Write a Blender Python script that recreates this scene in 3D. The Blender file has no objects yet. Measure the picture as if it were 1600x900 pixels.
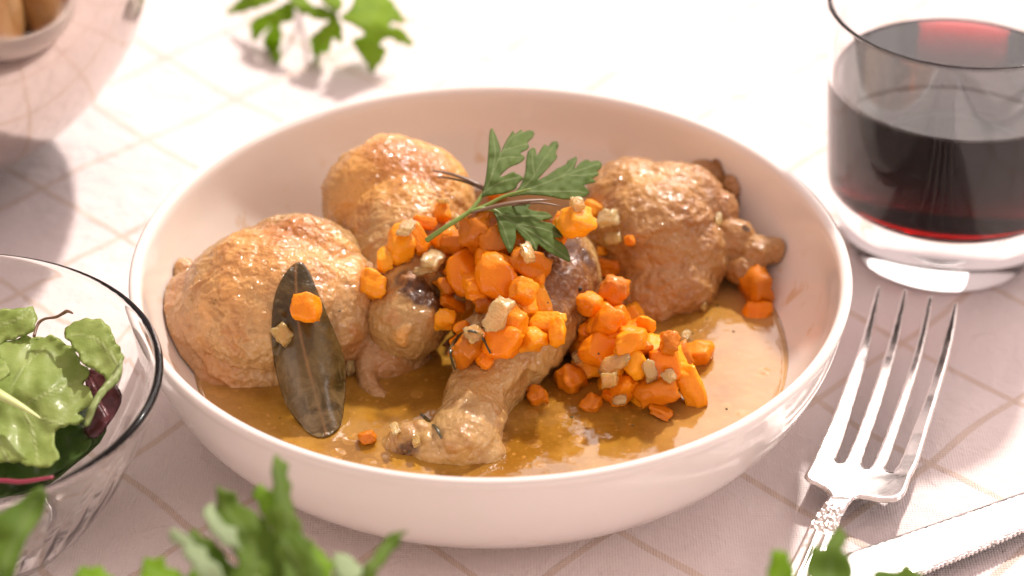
import bpy, bmesh, math, random
import numpy as np
from mathutils import Vector, Matrix, noise, geometry
from mathutils.bvhtree import BVHTree
R = math.radians
random.seed(7)
sc = bpy.context.scene
col = sc.collection
S = 0.01                                   # shapes are written in centimetres, the scene is in metres

# ------------------------------------------------------------------ camera, world, lamps, exposure
CAM = np.array([0.646, -66.918, 48.840]); AIM = np.array([0.646, -1.482, 5.0]); FPX = 4092.7
FW = (AIM-CAM)/np.linalg.norm(AIM-CAM)
RT = np.cross(FW, [0, 0, 1]); RT /= np.linalg.norm(RT); UP = np.cross(RT, FW)
cd = bpy.data.cameras.new('camera'); cam = bpy.data.objects.new('camera', cd); col.objects.link(cam)
cam.location = Vector(CAM)*S
cam.rotation_euler = Matrix((RT, UP, -FW)).transposed().to_euler()
cd.sensor_width = 36; cd.lens = FPX/1600*36; cd.clip_start = 0.02; cd.clip_end = 50
cd.dof.use_dof = True; cd.dof.focus_distance = 0.775; cd.dof.aperture_fstop = 7.5
sc.camera = cam

w = bpy.data.worlds.new('World'); sc.world = w; w.use_nodes = True
nt = w.node_tree; nt.nodes.clear()
wo = nt.nodes.new('ShaderNodeOutputWorld'); bg = nt.nodes.new('ShaderNodeBackground')
tc = nt.nodes.new('ShaderNodeTexCoord'); sx = nt.nodes.new('ShaderNodeSeparateXYZ')
mr = nt.nodes.new('ShaderNodeMapRange'); mx = nt.nodes.new('ShaderNodeMix'); mx.data_type = 'RGBA'
nt.links.new(tc.outputs['Generated'], sx.inputs[0]); nt.links.new(sx.outputs['Y'], mr.inputs[0])
mr.inputs[1].default_value = -0.6; mr.inputs[2].default_value = 0.9
nt.links.new(mr.outputs[0], mx.inputs[0])
mx.inputs[6].default_value = (0.92, 0.67, 0.61, 1)      # the room in front of the table
mx.inputs[7].default_value = (1.0, 0.765, 0.73, 1)        # the bright side with the window
nt.links.new(mx.outputs[2], bg.inputs[0]); nt.links.new(bg.outputs[0], wo.inputs[0])
bg.inputs[1].default_value = 0.86

def area(name, target, az, el, dist, size, power, colr, shape='DISK', sy=None):
    """az: direction the light comes FROM, degrees clockwise from +Y"""
    l = bpy.data.lights.new(name, 'AREA'); l.shape = shape; l.size = size
    if sy: l.size_y = sy
    l.energy = power; l.color = colr
    o = bpy.data.objects.new(name, l); col.objects.link(o)
    d = Vector((math.sin(R(az))*math.cos(R(el)), math.cos(R(az))*math.cos(R(el)), math.sin(R(el))))
    o.location = Vector(target)*S + d*dist
    o.rotation_euler = d.to_track_quat('Z', 'Y').to_euler()
    return o
area('sun_through_window', (0, 0, 0), 22, 45, 6.0, 0.30, 475, (1, .89, .81))
area('window', (0, 0, 0), 28, 36, 1.9, 1.5, 13, (1, .9, .85), 'RECTANGLE', 0.9)
area('side_window', (0, 0, 0), 105, 30, 1.6, 0.7, 3.4, (1, .93, .9), 'RECTANGLE', 0.45)
sc.view_settings.view_transform = 'Standard'; sc.view_settings.look = 'None'
sc.view_settings.exposure = 0.0; sc.view_settings.gamma = 1.0
sc.render.engine = 'CYCLES'
cy = sc.cycles
cy.use_denoising = True; cy.max_bounces = 40; cy.transmission_bounces = 40; cy.transparent_max_bounces = 12
cy.glossy_bounces = 6; cy.diffuse_bounces = 4; cy.sample_clamp_indirect = 6; cy.caustics_refractive = True; cy.caustics_reflective = False
cy.blur_glossy = 0.3

# ------------------------------------------------------------------ helpers
def P(x, y, z=0.0):
    """point of the table scene (cm) at height z seen at photo pixel x, y"""
    x = np.asarray(x, float); y = np.asarray(y, float)
    d = FW*FPX + RT*(x[..., None]-800) + UP*(450-y[..., None])
    t = (np.asarray(z, float)-CAM[2])/d[..., 2]
    return CAM + d*t[..., None]
def P1(x, y, z=0.0): return Vector(P(x, y, z).tolist())
def ray(x, y):
    d = FW*FPX + RT*(x-800) + UP*(450-y)
    return Vector(d/np.linalg.norm(d))
BV = []
def add_bvh(vs, fs): BV.append(BVHTree.FromPolygons([tuple(v) for v in vs], [tuple(f) for f in fs]))
def hit(x, y):
    o = Vector(CAM); d = ray(x, y); best = None
    for b in BV:
        h = b.ray_cast(o, d)
        if h[0] is not None and (best is None or h[3] < best[2]): best = (h[0], h[1], h[3])
    if best is None:
        p = P1(x, y, 0); return p, Vector((0, 0, 1))
    n = best[1]
    if n.dot(d) > 0: n = -n
    return best[0], n
def tag(o, label=None, cat=None, group=None, kind=None):
    if label: o['label'] = label
    if cat: o['category'] = cat
    if group: o['group'] = group
    if kind: o['kind'] = kind
    return o
def empty(name, loc):
    o = bpy.data.objects.new(name, None); col.objects.link(o); o.location = Vector(loc)*S; o.empty_display_size = .01
    return o
def mesh(name, vs, fs, m, parent=None, smooth=True, attrs=None, origin=None):
    vs = np.asarray(vs, float)
    if parent is not None:
        org = np.array(origin if origin is not None else (0, 0, 0.)); base = np.array(parent.location)/S
        q = parent
        while q.parent is not None: q = q.parent; base = base+np.array(q.location)/S
        loc = np.zeros(3)
        local = vs-base
    else:
        org = np.array(origin) if origin is not None else np.array([vs[:, 0].mean(), vs[:, 1].mean(), vs[:, 2].min()])
        local = vs-org; loc = org
    me = bpy.data.meshes.new(name)
    me.from_pydata((local*S).tolist(), [], [tuple(int(i) for i in f) for f in fs])
    me.materials.append(m)
    if smooth: me.polygons.foreach_set('use_smooth', [True]*len(me.polygons))
    if attrs:
        for k, a in attrs.items():
            at = me.attributes.new(k, 'FLOAT', 'POINT'); at.data.foreach_set('value', np.asarray(a, dtype=np.float32))
    me.validate(); me.update()
    o = bpy.data.objects.new(name, me); col.objects.link(o)
    if parent is not None: o.parent = parent
    else: o.location = Vector(loc)*S
    return o
def lathe(profile, n=128, c=(0, 0), closed=True):
    vs = []; fs = []; m = len(profile)
    for i in range(n):
        a = 2*math.pi*i/n
        for r, z in profile: vs.append((c[0]+r*math.cos(a), c[1]+r*math.sin(a), z))
    for i in range(n):
        j = (i+1) % n
        for k in range(m-1):
            fs.append((i*m+k, j*m+k, j*m+k+1, i*m+k+1))
    bm = bmesh.new()
    bv = [bm.verts.new(v) for v in vs]
    for f in fs:
        try: bm.faces.new([bv[q] for q in f])
        except ValueError: pass
    bmesh.ops.remove_doubles(bm, verts=bm.verts, dist=1e-5)
    bmesh.ops.recalc_face_normals(bm, faces=bm.faces)
    bm.verts.index_update()
    V = [tuple(v.co) for v in bm.verts]; F = [tuple(v.index for v in f.verts) for f in bm.faces]; bm.free()
    return V, F
def spline(pts, n=8, closed=False):
    pts = [np.array(p, float) for p in pts]; out = []; m = len(pts)
    rng = range(m) if closed else range(m-1)
    for i in rng:
        if closed: p0, p1, p2, p3 = pts[(i-1) % m], pts[i], pts[(i+1) % m], pts[(i+2) % m]
        else: p0, p1, p2, p3 = pts[max(i-1, 0)], pts[i], pts[i+1], pts[min(i+2, m-1)]
        for k in range(n):
            t = k/n
            out.append(0.5*((2*p1)+(-p0+p2)*t+(2*p0-5*p1+4*p2-p3)*t*t+(-p0+3*p1-3*p2+p3)*t**3))
    if not closed: out.append(pts[-1])
    return np.array(out)
def tube(path, radii, n=8, flat=1.0):
    path = np.array(path, float); m = len(path); vs = []; fs = []
    radii = np.interp(np.linspace(0, 1, m), np.linspace(0, 1, len(radii)), radii)
    up = np.array([0.1, 0.2, 1.0])
    for i in range(m):
        t = path[min(i+1, m-1)]-path[max(i-1, 0)]; t /= max(np.linalg.norm(t), 1e-9)
        a = np.cross(up, t); a /= max(np.linalg.norm(a), 1e-6); b = np.cross(t, a)
        for k in range(n):
            an = 2*math.pi*k/n
            vs.append(path[i]+radii[i]*(a*math.cos(an)+b*math.sin(an)*flat))
    for i in range(m-1):
        for k in range(n):
            fs.append((i*n+k, i*n+(k+1) % n, (i+1)*n+(k+1) % n, (i+1)*n+k))
    fs.append(tuple(range(n-1, -1, -1))); fs.append(tuple(range((m-1)*n, m*n)))
    return vs, fs
def nz(p, s, seed=0.0): return noise.noise(Vector((p[0]*s+seed, p[1]*s-seed*.7, p[2]*s+seed*.3)))
def segdist(pts, poly, closed=False):
    pts = np.asarray(pts, float); poly = np.asarray(poly, float)
    best = np.full(len(pts), 1e9)
    m = len(poly)
    for i in range(m if closed else m-1):
        a = poly[i]; b = poly[(i+1) % m]; ab = b-a
        t = np.clip(((pts-a)@ab)/max(ab@ab, 1e-9), 0, 1)
        best = np.minimum(best, np.linalg.norm(pts-(a+t[:, None]*ab), axis=1))
    return best
def inside(pts, poly):
    x, y = pts[:, 0], pts[:, 1]; r = np.zeros(len(pts), bool); m = len(poly)
    for i in range(m):
        x1, y1 = poly[i]; x2, y2 = poly[(i+1) % m]
        c = (y1 > y) != (y2 > y)
        with np.errstate(divide='ignore', invalid='ignore'):
            xi = (x2-x1)*(y-y1)/(y2-y1)+x1
        r ^= c & (x < xi)
    return r
def sheet(outline, sp, pos, T=0.02, rim=None, veins=(), vw=1.5, groove=0.0, smooth=2, relief=None):
    """a thin closed body whose outline is given in photo pixels and whose points are pos(px array)->cm"""
    o = spline(outline, smooth, True) if smooth > 1 else np.array(outline, float)
    q = [o[0]]
    for p in o[1:]:
        if np.linalg.norm(p-q[-1]) > sp*0.35: q.append(p)
    o = np.array(q); m = len(o)
    lo, hi = o.min(0), o.max(0)
    gx, gy = np.meshgrid(np.arange(lo[0], hi[0], sp), np.arange(lo[1], hi[1], sp*.87))
    gx[1::2] += sp/2
    g = np.stack([gx.ravel(), gy.ravel()], 1)
    g = g[inside(g, o)]
    if len(g): g = g[segdist(g, o, True) > sp*0.45]
    allp = np.concatenate([o, g]) if len(g) else o
    res = geometry.delaunay_2d_cdt([Vector(p) for p in allp.tolist()], [(i, (i+1) % m) for i in range(m)], [], 1, 1e-4)
    v2 = np.array([tuple(v) for v in res[0]]); F = [tuple(f) for f in res[2]]
    d = segdist(v2, o, True)
    v3 = pos(v2)
    nrm = np.zeros_like(v3)
    for f in F:
        a, b, c = v3[f[0]], v3[f[1]], v3[f[2]]
        nn = np.cross(b-a, c-a); nrm[list(f)] += nn
    nrm /= np.maximum(np.linalg.norm(nrm, axis=1), 1e-9)[:, None]
    if nrm[:, 2].mean() < 0 : nrm = -nrm; F = [f[::-1] for f in F]
    r = (rim or 2.0); u = np.clip(d/r, 0, 1); prof = np.sqrt(np.maximum(u*(2-u), 0))
    vein = np.zeros(len(v2))
    for vn in veins:
        vn = spline(vn, 4); dv = segdist(v2, vn); vein = np.maximum(vein, np.exp(-(dv/vw)**2))
    top = v3+nrm*(T*prof-groove*vein*prof)[:, None]
    if relief is not None: top = top+nrm*(relief(v2)*prof)[:, None]
    bot = v3-nrm*(T*prof+groove*vein*prof)[:, None]
    edge = d < 1e-3
    N = len(v2); idx = np.arange(N); bi = np.where(edge, idx, idx+N)
    V = np.concatenate([top, bot]); FF = F+[tuple(int(bi[k]) for k in f[::-1]) for f in F]
    used = np.zeros(2*N, bool); used[np.unique(np.concatenate([np.array(f) for f in FF]))] = True
    remap = np.cumsum(used)-1
    V = V[used]; FF = [tuple(int(remap[k]) for k in f) for f in FF]
    at = {'vein': np.concatenate([vein, vein])[used], 'edge': np.concatenate([u, u])[used],
          'under': np.concatenate([np.zeros(N), np.where(edge, 0, 1)])[used]}
    return V, FF, at, v2, (top, F)

def jag(o, amp, step, seed):
    q_ = spline(o, 6, True); out = []; acc = 0; k = 0; c = np.mean(q_, axis=0)
    for i in range(len(q_)):
        a, b = q_[i], q_[(i+1) % len(q_)]; L = np.linalg.norm(b-a); acc += L
        if acc < step: continue
        acc = 0; k += 1; t_ = (b-a)/max(L, 1e-6); n_ = np.array([t_[1], -t_[0]])
        if n_@(a-c) < 0: n_ = -n_
        out.append(tuple(a+n_*amp*((1 if k % 2 else -.6)+.5*math.sin(k*2.3+seed))))
    return out

# ------------------------------------------------------------------ materials
class NT:
    def __init__(s, name):
        s.m = bpy.data.materials.new(name); s.m.use_nodes = True; s.t = s.m.node_tree; s.t.nodes.clear()
        s.out = s.n('ShaderNodeOutputMaterial'); s.b = s.n('ShaderNodeBsdfPrincipled'); s.l(s.b.outputs[0], s.out.inputs[0])
        s.tc = s.n('ShaderNodeTexCoord')
    def n(s, t, **k):
        x = s.t.nodes.new(t)
        for a, b in k.items(): setattr(x, a, b)
        return x
    def l(s, a, b): s.t.links.new(a, b)
    def set(s, **k):
        for a, v in k.items():
            s.b.inputs[a.replace('_', ' ')].default_value = v
    def v(s, x, inp):
        if hasattr(x, 'node'): s.l(x, inp)
        else: inp.default_value = x
    def noise(s, scale, detail=4, rough=.55, dist=0, vec=None):
        x = s.n('ShaderNodeTexNoise'); x.inputs['Scale'].default_value = scale; x.inputs['Detail'].default_value = detail
        x.inputs['Roughness'].default_value = rough; x.inputs['Distortion'].default_value = dist
        s.l(vec or s.tc.outputs['Object'], x.inputs['Vector']); return x.outputs['Fac']
    def vor(s, scale, vec=None, feat='F1'):
        x = s.n('ShaderNodeTexVoronoi'); x.feature = feat; x.inputs['Scale'].default_value = scale
        s.l(vec or s.tc.outputs['Object'], x.inputs['Vector']); return x.outputs['Distance']
    def math(s, op, a, b=0.0, c=0.0, clamp=False):
        x = s.n('ShaderNodeMath', operation=op); x.use_clamp = clamp
        s.v(a, x.inputs[0]); s.v(b, x.inputs[1]); s.v(c, x.inputs[2]); return x.outputs[0]
    def rng(s, a, lo, hi, l2=0.0, h2=1.0):
        x = s.n('ShaderNodeMapRange'); x.interpolation_type = 'SMOOTHSTEP'
        s.v(a, x.inputs[0]); x.inputs[1].default_value = lo; x.inputs[2].default_value = hi
        x.inputs[3].default_value = l2; x.inputs[4].default_value = h2; return x.outputs[0]
    def mix(s, f, a, b):
        x = s.n('ShaderNodeMix', data_type='RGBA'); s.v(f, x.inputs[0])
        for q, i in ((a, 6), (b, 7)):
            if hasattr(q, 'node'): s.l(q, x.inputs[i])
            else: x.inputs[i].default_value = (*q, 1)
        return x.outputs[2]
    def attr(s, name):
        x = s.n('ShaderNodeAttribute'); x.attribute_name = name; return x.outputs['Fac']
    def bump(s, h, strength, dist, prev=None):
        x = s.n('ShaderNodeBump'); x.inputs['Strength'].default_value = strength; x.inputs['Distance'].default_value = dist
        s.l(h, x.inputs['Height'])
        if prev: s.l(prev, x.inputs['Normal'])
        return x.outputs[0]
    def normal(s, n): s.l(n, s.b.inputs['Normal'])
    def rand(s):
        return s.n('ShaderNodeObjectInfo').outputs['Random']
def base(t, c): t.v(c if hasattr(c, 'node') else (*c, 1), t.b.inputs['Base Color'])

def m_cloth():
    t = NT('checked_cloth')
    ge = t.n('ShaderNodeNewGeometry'); sp = t.n('ShaderNodeSeparateXYZ'); t.l(ge.outputs['Position'], sp.inputs[0])
    x, y = sp.outputs[0], sp.outputs[1]
    n1 = t.noise(6, 2, .5, 0, ge.outputs['Position']); n2 = t.noise(6.5, 2, .5, 0, t.tc.outputs['Object'])
    s_ = t.math('ADD', t.math('MULTIPLY', x, 69.5), t.math('MULTIPLY', y, 71.9))
    t_ = t.math('SUBTRACT', t.math('MULTIPLY', x, 73.1), t.math('MULTIPLY', y, 68.2))
    s2 = t.math('ADD', s_, t.math('MULTIPLY', t.math('SUBTRACT', n1, .5), 2.2))
    t2 = t.math('ADD', t_, t.math('MULTIPLY', t.math('SUBTRACT', n2, .5), 2.2))
    def stripe(v, off, per, w):
        a = t.math('DIVIDE', t.math('SUBTRACT', v, off), per)
        f = t.math('ABSOLUTE', t.math('SUBTRACT', t.math('FRACT', t.math('ADD', a, 100.5)), .5))
        return t.rng(t.math('MULTIPLY', f, per), w*.75, w*1.25, 1, 0)
    def dash(v, per): return t.rng(t.math('SINE', t.math('MULTIPLY', v, 6.283/per)), -.6, .4, .35, 1)
    k1 = t.math('MULTIPLY', stripe(s2, 6.9, 4.45, .12), dash(t.math('ADD', t2, s2), .11))
    k2 = t.math('MULTIPLY', stripe(t2, 7.6, 4.58, .12), dash(t.math('SUBTRACT', s2, t2), .11))
    k = t.math('MAXIMUM', k1, k2)
    c0 = t.mix(t.noise(9, 3, .5, 0, ge.outputs['Position']), (.83, .735, .73), (.88, .80, .79))
    base(t, t.mix(t.math('MULTIPLY', k, .52), c0, (.58, .38, .19)))
    t.set(Roughness=.9, Sheen_Weight=.15)
    w1 = t.math('SINE', t.math('MULTIPLY', x, 100*6.283/.085)); w2 = t.math('SINE', t.math('MULTIPLY', y, 100*6.283/.085))
    weave = t.math('ADD', w1, w2)
    nb = t.noise(350, 4, .6, 0, ge.outputs['Position']); nc = t.noise(110, 3, .55, 1.0, ge.outputs['Position'])
    b1 = t.bump(weave, .35, .00015); b2 = t.bump(nb, .5, .0007, b1); b3 = t.bump(nc, .45, .0022, b2)
    t.normal(t.bump(k, .5, .0004, b3)); return t.m
def m_porcelain():
    t = NT('white_porcelain'); ge = t.n('ShaderNodeNewGeometry')
    n = t.noise(30, 3)
    sp = t.n('ShaderNodeSeparateXYZ'); t.l(t.tc.outputs['Object'], sp.inputs[0])
    hz = t.math('MULTIPLY', t.rng(sp.outputs[2], .017, .023, 0, 1), t.rng(sp.outputs[2], .024, .040, 1, 0))
    st = t.math('MULTIPLY', t.math('MULTIPLY', hz, t.attr('inside')), t.rng(t.noise(70, 4, .6, .8), .56, .66))
    por = t.mix(n, (.85, .80, .75), (.88, .84, .795))
    base(t, t.mix(t.math('MULTIPLY', st, .55), por, (.66, .42, .16))); 
    t.set(Roughness=.16, Coat_Weight=.6, Coat_Roughness=.05, IOR=1.5, Subsurface_Weight=.05, Subsurface_Scale=.004)
    t.normal(t.bump(t.noise(60, 2), .08, .001)); return t.m
def m_broth():
    t = NT('golden_broth')
    e = t.attr('edge'); n = t.noise(55, 5, .6); n2 = t.noise(700, 3)
    c = t.mix(t.rng(n, .35, .65), (.40, .21, .028), (.25, .115, .012))
    c = t.mix(t.rng(n2, .55, .8, 0, .5), c, (.55, .26, .06))
    c = t.mix(t.attr('shallow'), c, (.50, .28, .105))
    f = t.vor(260); c = t.mix(t.rng(f, .12, .2, .45, 0), c, (.60, .30, .07))
    fb = t.vor(95); drop = t.rng(fb, .20, .24, 1, 0); c = t.mix(t.math('MULTIPLY', drop, .22), c, (.62, .34, .08))
    base(t, c); t.set(Roughness=.07, IOR=1.4, Subsurface_Weight=.15, Subsurface_Scale=.006, Coat_Weight=.5, Coat_Roughness=.03)
    t.b.inputs['Subsurface Radius'].default_value = (1, .45, .15)
    t.normal(t.bump(t.noise(45, 3, .5), .35, .0035, t.bump(t.math('SUBTRACT', 1.0, t.rng(fb, .0, .24)), .3, .0008, t.bump(f, .15, .0004)))); return t.m
def m_chicken(name, gold, pale, brown, skinb=1.0):
    t = NT(name)
    n = t.noise(120, 5, .6); nl = t.noise(45, 4, .6, .6)
    br = t.attr('brown'); sk = t.attr('skin'); pk = t.attr('pink')
    flesh = t.mix(nl, pale, tuple(c*.82 for c in pale))
    c = t.mix(t.math('MULTIPLY', sk, t.rng(t.math('ADD', t.math('MULTIPLY', nl, .9), t.math('MULTIPLY', br, .45)), .38, .74)), flesh, gold)
    c = t.mix(t.math('MULTIPLY', pk, .65), c, (.40, .19, .095))
    c = t.mix(t.rng(t.math('ADD', t.math('MULTIPLY', n, .55), br), .78, 1.25), c, brown)
    c = t.mix(t.rng(t.math('MULTIPLY', t.attr('char'), t.math('ADD', t.noise(200, 3), .45)), .3, .7), c, (.07, .027, .009))
    f = t.vor(520); spots = t.rng(f, .1, .3, 1, 0)
    c = t.mix(t.math('MULTIPLY', spots, .22), c, (.80, .56, .30)); c = t.mix(t.math('MULTIPLY', t.rng(t.noise(85, 5, .65, .5), .46, .66), .8), c, (gold[0]*.6, gold[1]*.48, gold[2]*.4))
    base(t, c)
    t.set(IOR=1.42, Subsurface_Weight=.08, Subsurface_Scale=.005, Coat_Weight=.9, Coat_Roughness=.09, Specular_IOR_Level=.3)
    t.v(t.rng(n, .3, .7, .42, .62), t.b.inputs['Roughness'])
    t.l(t.math('SUBTRACT', .9, t.math('MULTIPLY', t.attr('char'), .6), clamp=True), t.b.inputs['Coat Weight'])
    t.b.inputs['Subsurface Radius'].default_value = (1, .45, .22)
    sv = t.n('ShaderNodeVectorMath', operation='ADD')
    nn = t.n('ShaderNodeTexNoise'); nn.inputs['Scale'].default_value = 160; t.l(t.tc.outputs['Object'], nn.inputs['Vector'])
    sc_ = t.n('ShaderNodeVectorMath', operation='SCALE'); sc_.inputs['Scale'].default_value = .006; t.l(nn.outputs['Color'], sc_.inputs[0])
    t.l(t.tc.outputs['Object'], sv.inputs[0]); t.l(sc_.outputs[0], sv.inputs[1])
    v = t.vor(430, sv.outputs[0], 'SMOOTH_F1'); v2 = t.vor(900, sv.outputs[0])
    b1 = t.bump(v2, .25*skinb, .0003); b2 = t.bump(v, .5*skinb, .0009, b1)
    b3 = t.bump(t.math('MULTIPLY', t.noise(200, 4, .6, 1.0), t.rng(t.noise(60, 2), .35, .65, .3, 1)), .45, .0018, b2)
    t.normal(b3); cb = t.bump(v, .9*skinb, .0015, t.bump(v2, .5, .0005)); cb = t.bump(t.noise(170, 3, .6, .8), .5, .002, cb); t.l(cb, t.b.inputs['Coat Normal']); return t.m
def m_carrot(name, a, b, tr=0.0):
    t = NT(name); r = t.rand()
    n = t.noise(150, 3, .5)
    c = t.mix(r, a, b); c = t.mix(t.rng(n, .35, .8, 0, .5), c, tuple(min(1, q*1.25) for q in b))
    base(t, c)
    t.set(Roughness=.5, IOR=1.4, Specular_IOR_Level=.15, Subsurface_Weight=.2, Subsurface_Scale=.003, Coat_Weight=.5, Coat_Roughness=.05, Transmission_Weight=tr)
    t.b.inputs['Subsurface Radius'].default_value = (1, .35, .06)
    b = t.bump(t.noise(330, 4, .65), .5, .0014); t.normal(b); t.l(t.bump(t.noise(160, 2), .3, .002), t.b.inputs['Coat Normal']); return t.m
def m_onion():
    t = NT('cooked_onion'); c = t.mix(t.rand(), (.86, .63, .29), (.82, .50, .16))
    base(t, c); t.set(Roughness=.18, IOR=1.3, Transmission_Weight=.5, Subsurface_Weight=.6, Subsurface_Scale=.006, Coat_Weight=.6, Coat_Roughness=.05)
    t.b.inputs['Subsurface Radius'].default_value = (1, .7, .4)
    t.normal(t.bump(t.noise(220, 3, .6), .5, .002)); return t.m
def m_leaf(name, a, b, veinc, rough=.45, tr=.35, under=None, bumpk=.3, coat=0.1, vs=1.0, wet=False):
    t = NT(name)
    n = t.noise(90, 4, .6); c = t.mix(t.rng(n, .3, .7), a, b)
    if under: c = t.mix(t.attr('under'), c, under)
    c = t.mix(t.math('MULTIPLY', t.attr('vein'), .75*vs), c, veinc)
    if wet:      # sauce and onion juice dried on the lower part of the leaf
        sp = t.n('ShaderNodeSeparateXYZ'); t.l(t.tc.outputs['Object'], sp.inputs[0])
        lo = t.rng(sp.outputs[2], .004, .022, 1, 0)
        c = t.mix(t.math('MULTIPLY', lo, t.rng(t.noise(150, 4, .6, 1.0), .38, .68)), c, (.20, .14, .06))
    base(t, c); t.set(Roughness=rough, IOR=1.33, Coat_Weight=coat, Coat_Roughness=.2, Specular_IOR_Level=.35)
    t.normal(t.bump(t.noise(420, 3, .6), bumpk, .0006, t.bump(t.attr('vein'), .4, .0008)))
    tl = t.n('ShaderNodeBsdfTranslucent'); ms = t.n('ShaderNodeMixShader'); ms.inputs[0].default_value = tr
    cc = t.mix(.5, c, tuple(min(1, q*1.8) for q in b))
    t.l(cc, tl.inputs[0]); t.l(t.b.outputs[0], ms.inputs[1]); t.l(tl.outputs[0], ms.inputs[2]); t.l(ms.outputs[0], t.out.inputs[0]); return t.m
def m_simple(name, c, rough=.4, bumpn=None, **k):
    t = NT(name); n = t.noise(120, 4)
    base(t, t.mix(n, tuple(q*.82 for q in c), tuple(min(1, q*1.15) for q in c)))
    t.set(Roughness=rough, **k)
    if bumpn: t.normal(t.bump(t.noise(bumpn[0], 4), bumpn[1], .001))
    return t.m
def m_glass(name, colr=(1, 1, 1), ior=1.5):
    t = NT(name); base(t, colr); t.set(Roughness=0.0, IOR=ior, Transmission_Weight=1.0)
    t.normal(t.bump(t.noise(40, 2), .03, .001)); return t.m
def m_wine():
    t = NT('red_wine'); base(t, (1, .97, .97)); t.set(Roughness=0.0, IOR=1.34, Transmission_Weight=1.0)
    va = t.n('ShaderNodeVolumeAbsorption'); va.inputs['Color'].default_value = (.80, .012, .03, 1); va.inputs['Density'].default_value = 420
    t.l(va.outputs[0], t.out.inputs['Volume'])
    tr = t.n('ShaderNodeBsdfTransparent'); ms = t.n('ShaderNodeMixShader'); t.l(t.attr('side'), ms.inputs[0])
    t.l(t.b.outputs[0], ms.inputs[1]); t.l(tr.outputs[0], ms.inputs[2]); t.l(ms.outputs[0], t.out.inputs['Surface']); return t.m
def m_metal(name, c, rough, an=None, bs=.1, scale=60):
    t = NT(name); base(t, c); t.set(Metallic=1.0)
    n = t.noise(scale, 5, .65)
    t.v(t.rng(n, .3, .7, rough*.7, rough*1.4), t.b.inputs['Roughness'])
    b = t.bump(t.noise(scale*.5, 3), bs, .001); b = t.bump(t.noise(2200, 2), .03, .0002, b); t.normal(b); return t.m

# ------------------------------------------------------------------ tablecloth
def tablecloth():
    def axis(lo, hi, a, b, s, c): return np.unique(np.concatenate([np.arange(lo, a, c), np.arange(a, b, s), np.arange(b, hi+.1, c)]))
    X = axis(-75, 75, -26, 28, .2, 1.6); Y = axis(-40, 90, -16, 34, .2, 1.6)
    gx, gy = np.meshgrid(X, Y); V = np.zeros((gx.size, 3)); V[:, 0] = gx.ravel(); V[:, 1] = gy.ravel()
    z = np.zeros(len(V))
    for i, (x, y) in enumerate(zip(V[:, 0], V[:, 1])):
        a = noise.noise(Vector((x*.055+3, y*.055, .3)))
        w_ = noise.noise(Vector((x*.12, y*.12, 9)))*2.5
        b = noise.noise(Vector(((x*.5+y*.35+w_)*.42, (x*-.35+y*.5)*.11, 2)))
        c = noise.noise(Vector((x*.55+w_, y*.75, 5.5)))
        q = noise.noise(Vector((x*1.5, y*2.1+w_, 1.5)))
        z[i] = .32*a+.21*b+.07*c+.02*q
    # flat and pressed down under the things that stand on it
    for cx, cy_, r in ((0, 0, 7.6), (GX, GY, 3.4), (SBX, SBY, 3.6)):
        d = np.hypot(V[:, 0]-cx, V[:, 1]-cy_); k = np.clip((d-r)/3.0, 0, 1); k = k*k*(3-2*k)
        z = z*k-.02*(1-k)
    z -= .16*(np.clip(z, 0, 1))
    V[:, 2] = z-.12
    for cx, cy_, r in ((0, 0, 7.6), (GX, GY, 3.4), (SBX, SBY, 3.6)):
        d = np.hypot(V[:, 0]-cx, V[:, 1]-cy_); k = np.clip((d-r)/3.0, 0, 1); V[:, 2] = V[:, 2]*k-.004*(1-k)
    nx = len(X); F = []
    for j in range(len(Y)-1):
        for i in range(nx-1): a = j*nx+i; F.append((a, a+1, a+nx+1, a+nx))
    o = mesh('tablecloth', V, F, m_cloth(), origin=(0, 0, 0))
    tag(o, 'white cotton tablecloth with thin tan checked lines', kind='structure')
    BV_CLOTH.append(BVHTree.FromPolygons([tuple(v) for v in V], F))
BV_CLOTH = []
g_ = P1(1490, 460, 0); GX, GY = g_.x, g_.y+3.15
s_ = P1(-106, 590, 5.6); SBX, SBY = s_.x, s_.y
tablecloth()
def cloth_z(x, y):
    h = BV_CLOTH[0].ray_cast(Vector((x, y, 20)), Vector((0, 0, -1))); return h[0].z if h[0] else 0

# ------------------------------------------------------------------ the serving bowl
outer = spline([(0, .25), (5.3, .25), (5.7, .02), (6.5, .0), (7.4, .3), (8.95, 1.05), (10.1, 2.2), (10.7, 3.5), (10.93, 4.7)], 6)
rimp = [(11.0, 4.88), (10.98, 4.97), (10.90, 5.03), (10.78, 5.03), (10.68, 4.96), (10.62, 4.85)]
inner = spline([(10.58, 4.7), (10.32, 3.6), (9.75, 2.5), (8.9, 1.6), (7.8, 1.0), (6.2, .75), (3, .68), (0, .66)], 6)
prof = [tuple(p) for p in outer]+rimp+[tuple(p) for p in inner]
V, F = lathe(prof, 160)
ins = [1. if math.hypot(v[0], v[1]) < np.interp(v[2], inner[::-1, 1], inner[::-1, 0])+.12 else 0. for v in V]
bowl = mesh('serving_bowl', V, F, m_porcelain(), origin=(0, 0, 0), attrs={'inside': ins})
tag(bowl, 'wide white porcelain bowl holding the braised chicken', 'bowl')
add_bvh(V, F)
def rin(z): return float(np.interp(z, inner[::-1, 1], inner[::-1, 0]))

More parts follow.
